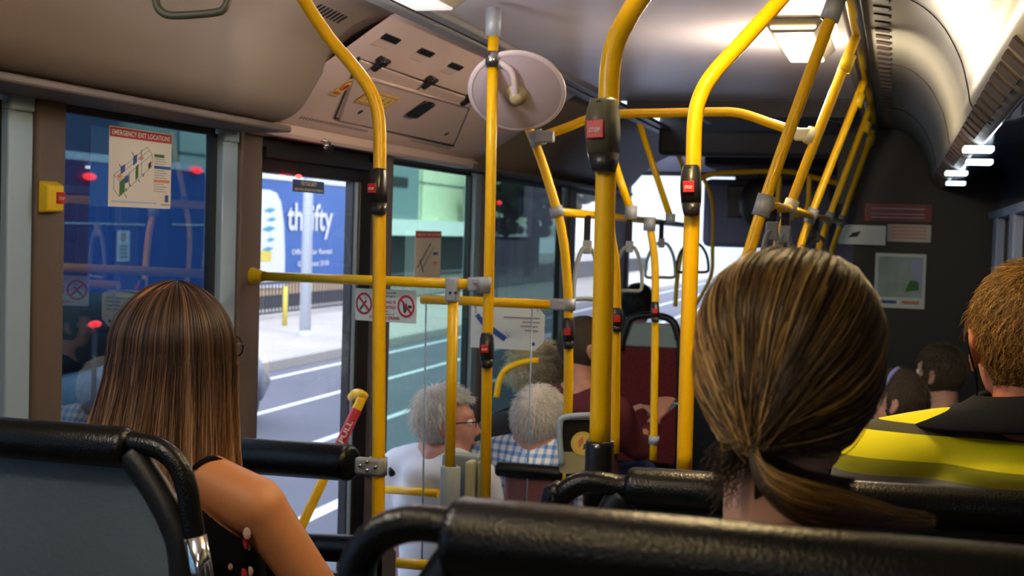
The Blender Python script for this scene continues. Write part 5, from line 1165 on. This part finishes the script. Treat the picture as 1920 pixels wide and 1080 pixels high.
# ---- person in dark wine top holding a phone, half hidden
hc = D(1096, 650, 5.2)
P1 = Person(hc, .9, 'person in a dark wine top behind the curved pole, holding a pale phone', 'skin_old', .97, sw=.17, vox=.009, fl=0, hip=-.6, knees=.36, trunk_yaw=.3,
            elbows=[(-.22, .05, -.45), (.20, .10, -.40)], hands=[(.02, .24, -.30), (.20, .24, -.285)])
P1.shirt('cloth_wine', vox=.016, full=True, hip=-.6); P1.trousers('denim', hip=-.6, knees=.36)
kp = lambda v: v.y < .03 or v.z > .05
cp = P1.cap('scalp_brown', keep=kp, noise_=.05)
hp = P1.hnd[1]; t = thing('phone', hp+Vector((.0, .11, .03)), 'pale phone held up by the person in the wine top', 'phone')
MB().box(hp+Vector((.01, .10, .025)), (.072, .145, .009), .004, Matrix.Rotation(-.35, 3, 'Z') @ Matrix.Rotation(.3, 3, 'X')).build('phone_body', 'reveal', t)
# ---- right: headband person and dark-haired neighbour
hc = D(1684, 752, 4.9)
Q1 = Person(hc, -1.25, 'bare-shouldered person in profile with a pale blue headband', 'skin_pale', .95, sw=.17, sd=-.215, vox=.009, fl=.3, hip=-.56, knees=.3, trunk_yaw=-.5)
Q1.shirt('cloth_wine', vox=.016, hip=-.56, sleeve=.1); Q1.trousers('cloth_dark', hip=-.56, fl=.3, knees=.3)
kp = lambda v: v.y < .02 or v.z > .07
cp = Q1.cap('scalp_brown', keep=kp, noise_=.03); Q1.short_hair(1400, .02, 'hair_brown', cp, keep=kp, r0=.001, seed=15)
h = Q1.h; MB().tube([h(-.092*math.cos(a_), .045-.04*math.sin(a_), .02+.105*math.sin(a_)) for a_ in [math.pi*k/12 for k in range(13)]], .009, 8).build('headband', 'band_blue', Q1.root)
hc = D(1762, 700, 5.6)
Q2 = Person(hc, -1.0, 'brown-haired person in a dark top beyond the pale blue headband', 'skin_pale', 1.0, sw=.18, vox=.011, fl=.3, hip=-.58, knees=.3)
Q2.shirt('cloth_navy', vox=.016, hip=-.58); Q2.trousers('cloth_dark', hip=-.58, fl=.3, knees=.3)
kp = lambda v: v.y < .035 or v.z > .05
cp = Q2.cap('scalp_brown', keep=kp, noise_=.04); Q2.short_hair(1400, .026, 'hair_brown', cp, keep=kp, r0=.001, seed=16)
# ================================================================ OUTSIDE
GZ = -.35
def ground(name, x0, x1, y0, y1, z, matn): mb = MB(); mb.bx(x0, x1, y0, y1, z-.2, z); return struct(mb.build(name, matn))
ground('road', -8.6, 12, -30, 140, GZ, 'road'); ground('footpath', -30, -8.75, -30, 140, GZ+.13, 'footpath'); ground('kerb', -8.75, -8.6, -30, 140, GZ+.14, 'kerb')
for k, (x, y0, y1, wd) in enumerate([(-4.05, -5, 14, .07), (-5.4, 6, 70, .05), (-6.8, 10, 90, .05), (-8.2, 8, 90, .05)]):
    o = ground('road_line_%d' % (k+1), x-wd, x+wd, y0, y1, GZ+.004, 'lane_paint')
HX = -14.0
ya, yb = atX(118, 300, HX).y-3, atX(668, 360, HX).y; zt = atX(520, 337, HX).z; zb = atX(560, 525, HX).z
t = thing('advertising_hoarding', (HX, (ya+yb)/2, GZ), 'long blue advertising hoarding across the street with white car rental lettering', 'hoarding')
MB().bx(HX-.3, HX, ya, yb, zb, zt).build('panel', 'hoard_blue', t)
MB().bx(HX-.3, HX+.03, ya, yb, zt, zt+.14).build('top_rail', 'awning', t); MB().bx(HX-.25, HX-.02, ya, yb, zb-.32, zb).build('lower_band', 'hoard_sand', t)
MB().bx(HX-.28, HX-.05, ya, yb, GZ+.1, zb-.3).build('plinth', 'barrier_dark', t)
B = Board((HX+.01, 0, 0), (0, 1, 0), (0, 0, 1)); P = lambda x, y: (atX(x, y, HX).y, atX(x, y, HX).z)
mb = MB(); mb.use('hoard_white'); pts = [P(440, 540), P(532, 540), P(533, 480), P(531, 420), P(526, 380), P(518, 362), P(505, 356), P(440, 352)]; B.poly(mb, pts, .01, .01)
mb.use('hoard_teal')
for k, (x, y, r_) in enumerate([(505, 395, .16), (508, 412, .13), (503, 430, .18), (506, 450, .12), (501, 468, .15)]): u, v = P(x, y); B.poly(mb, [(u-r_*2, v), (u, v+r_*.45), (u+r_*1.8, v+r_*.2), (u, v-r_*.3)], .02, .01)
mb.use('hoard_yellow'); u, v = P(500, 480); B.rect(mb, u-.5, u+.2, v-.12, v+.12, .02, .01); mb.build('white_panel', None, t)
mb = MB(); mb.use('hoard_white')
def ht(txt, x0, x1, yc, hpx):
    u0, v0 = P(x0, yc); u1, v1 = P(x1, yc+3); zz = (v0+v1)/2; B.text(mb, txt, (u0+u1)/2, zz, hpx/2500*28, .02, width=(u1-u0))
ht('thrifty', 537, 622, 405, 58); ht('Official Car Rental', 545, 620, 470, 11); ht('Gold Coast 2018', 556, 614, 492, 11)
mb.build('lettering', None, t)
u, v = P(118, 330); u2, _ = P(165, 330); mb = MB(); mb.use('hoard_purple'); B.rect(mb, u-3, u2, zb+.0, zt, .012, .01); mb.build('purple_panel', None, t)
mb = MB(); mb.use('hoard_white'); u0, v0 = P(217, 432); u1, v1 = P(240, 490); B.rect(mb, u0, u1, v1, v0, .02, .01); mb.use('hoard_sand'); B.disc(mb, (u0+u1)/2, v0-.12, .09, .03); mb.use('ink_grey')
for k in range(4): B.rect(mb, u0+.08, u1-.08, v0-.3-.07*k, v0-.27-.07*k, .03, .01)
for (x0, x1, y0, y1) in ((108, 270, 418, 421), (320, 400, 420, 423), (380, 408, 480, 492)):
    a, b = P(x0, y0), P(x1, y1); mb.use('hoard_white'); B.rect(mb, a[0], b[0], min(a[1], b[1])-.01, max(a[1], b[1])+.01, .02, .01)
mb.build('notice', None, t)
# railings
FX = -12.6; y0, y1 = 12, 70; t = thing('street_railing', (FX, 40, GZ+.13), 'long dark street railing of thin upright bars in front of the hoarding', 'railing')
MB().bx(FX-.03, FX+.03, y0, y1, .50, .56).bx(FX-.02, FX+.02, y0, y1, -.12, -.08).build('rail', 'fence_metal', t)
mb = MB(); y = y0
while y < y1: mb.bx(FX-.012, FX+.012, y, y+.024, -.12, .52); y += .16
o = mb.build('bars', 'fence_metal', t, kind='stuff')
# lamp post with white pole
b0 = atX(571, 655, -10.2); t = thing('lamp_post', (b0.x, b0.y, GZ+.13), 'tall pale lamp post on the opposite footpath', 'lamp post')
MB().tube([(b0.x, b0.y, GZ+.13), (b0.x, b0.y, 2.2), (b0.x, b0.y, 5.5)], [.105, .09, .07], 16).build('pole', 'post_white', t); MB().lathe((b0.x, b0.y, GZ+.13), (0, 0, 1), [(.16, 0), (.16, .03), (.12, .06), (.11, .1)], 20).build('base', 'post_white', t)
MB().box((b0.x, b0.y, 2.75), (.12, .5, .18), .02).build('sign_box', 'post_white', t)
b1 = atX(533, 640, -11.5); t = thing('yellow_bollard', (b1.x, b1.y, GZ+.13), 'thin yellow post by the street railing', 'post'); MB().tube([(b1.x, b1.y, GZ+.13), (b1.x, b1.y, .55)], .05, 12).build('post', 'hoard_yellow', t)
# cream building with pale awning over dark shopfront
BX = -19.0; yA = atX(332, 300, BX).y; yB = atX(1010, 400, BX).y
t = thing('cream_building', (BX, (yA+yB)/2, GZ), 'pale cream building with a white awning band over dark shopfronts', 'building')
zaw = atX(800, 414, BX).z; zaw2 = atX(800, 441, BX).z
MB().bx(BX-8, BX, yA, yB, zaw, 11).build('wall', 'facade_cream', t)
MB().bx(BX-8, BX+.1, yA, yB, GZ, zaw2).build('shopfront', 'shop_dark', t)
MB().bx(BX-1, BX+1.2, yA, yB, zaw2, zaw).build('awning', 'awning', t)
mb = MB()
yy_ = yA
while yy_ < yB: mb.bx(BX, BX+.02, yy_, yy_+.09, zaw, 11); yy_ += 6.5
for z in (3.6, 5.2, 7): mb.bx(BX, BX+.02, yA, yB, z, z+.08)
mb.build('panel_joint', 'facade_line', t)
a, b = atX(735, 300, BX), atX(781, 300, BX); mb = MB(); mb.bx(BX, BX+.15, a.y-6, b.y, zaw, 10); mb.build('grey_bay', 'facade_grey', t)
a, b = atX(736, 330, BX+.2), atX(765, 352, BX+.2); MB().bx(BX+.14, BX+.2, a.y-1, b.y, b.z, a.z).build('dark_opening', 'shop_dark', t)
# palm-like street trees
def tree(px, X_, h_, r_, label):
    c = atX(px, 450, X_); t = thing('street_tree', (c.x, c.y, GZ), label, 'tree', 'street trees across the road')
    MB().tube([(c.x, c.y, GZ), (c.x+.1, c.y, h_*.5), (c.x, c.y, h_*.8)], [.16, .12, .08], 10).build('trunk', 'line_dark', t)
    mb = MB(); rg = random.Random(px)
    for k in range(46):
        u = Vector((rg.gauss(0, 1), rg.gauss(0, 1), rg.gauss(0, .8))).normalized()*r_*rg.random()**.4; q = rg.uniform(.25, .5)*r_*.6
        mb.ball(Vector((c.x, c.y, h_))+u, (q, q, q*.7), None, 7, 5)
    o = mb.build('crown', 'foliage', t)
    for p in o.data.polygons: p.use_smooth = False
tree(945, -17.0, 3.2, 1.6, 'dark street tree nearest the cream building seen past the middle pole'); tree(990, -15.5, 3.0, 1.5, 'dark street tree between the two others'); tree(1046, -14.5, 3.6, 1.6, 'dark street tree farthest along the road')
# blue-grey building left, behind hoarding
t = thing('blue_grey_building', (-21, 20, GZ), 'dark blue-grey building rising behind the hoarding', 'building'); MB().bx(-28, -20.5, 2, yA-.5, GZ, 10).build('wall', 'facade_blue', t)
# car seen through the tinted window
def car(x, y, label, m_, z=GZ):
    t = thing('parked_car', (x, y, z), label, 'car'); w_, l_ = 1.76, 4.3; secs = []
    for f, hh, ww, zz in ((-.5, .55, .92, .42), (-.47, .80, .98, .28), (-.25, .92, 1, .22), (.2, .90, 1, .22), (.42, .78, .98, .25), (.5, .55, .9, .4)):
        secs.append([(x-w_/2*ww, y+f*l_, z+zz), (x-w_/2*ww, y+f*l_, z+hh*.8), (x-w_/2*ww*.9, y+f*l_, z+hh), (x+w_/2*ww*.9, y+f*l_, z+hh), (x+w_/2*ww, y+f*l_, z+hh*.8), (x+w_/2*ww, y+f*l_, z+zz)])
    MB().sweep(secs, closed=True, cap=True).build('body', m_, t)
    secs = [[(x+sx*w_/2*a_, y+f*l_, z+zz) for sx, a_, zz in ((-1, .92, .88), (-1, k*.74+.1, hh), (1, k*.74+.1, hh), (1, .92, .88))] for f, hh, k in ((-.44, .95, 1), (-.30, 1.36, 1), (.05, 1.42, 1), (.28, .95, 1))]
    MB().sweep(secs, closed=True, cap=True).build('cabin', 'shop_dark', t)
    for sx in (-1, 1):
        for f in (-.32, .32): MB().lathe((x+sx*.82, y+f*l_, z+.31), (sx, 0, 0), [(.0, -.1), (.31, -.1), (.31, .08), (.2, .1), (0, .09)], 24).build('wheel', 'rubber', t)
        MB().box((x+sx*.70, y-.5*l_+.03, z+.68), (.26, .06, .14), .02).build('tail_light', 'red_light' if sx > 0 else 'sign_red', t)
    return t
car(-7.3, atX(400, 600, -7.3).y-2.3, 'silver car on the road seen low through the left window', 'car_silver')
# front and right surroundings
t = thing('pale_building', (-6, 75, GZ), 'pale building closing the street ahead of the bus', 'building'); MB().bx(-16, 1, 74, 80, GZ, 14).build('wall', 'building_pale', t)
t = thing('sky_blocker', (4.2, 10, GZ), 'added dark wall along the right side of the bus, blocking the sky', 'building'); MB().bx(3.2, 6, -10, 45, GZ, 9).build('wall', 'blocker_wall', t)  # made-up wall that keeps the right windows dark
# red lights above the door / outside; the two at the hoarding imitate LED reflections
for px, py, X_, s_, lab in ((560, 331, XL+.02, .012, 'small glowing red light above the exit door glass'), (168, 331, -13.9, .12, 'added red glow imitating an LED reflection in the left window beside the poster'), (370, 320, -13.9, .12, 'added red glow imitating an LED reflection high at the right of the left window'), (178, 608, -5.9, .05, 'glowing red tail light seen low through the left window beside the long brown hair'), (936, 380, -10.0, .10, 'glowing red light beyond the window past the middle pole')):
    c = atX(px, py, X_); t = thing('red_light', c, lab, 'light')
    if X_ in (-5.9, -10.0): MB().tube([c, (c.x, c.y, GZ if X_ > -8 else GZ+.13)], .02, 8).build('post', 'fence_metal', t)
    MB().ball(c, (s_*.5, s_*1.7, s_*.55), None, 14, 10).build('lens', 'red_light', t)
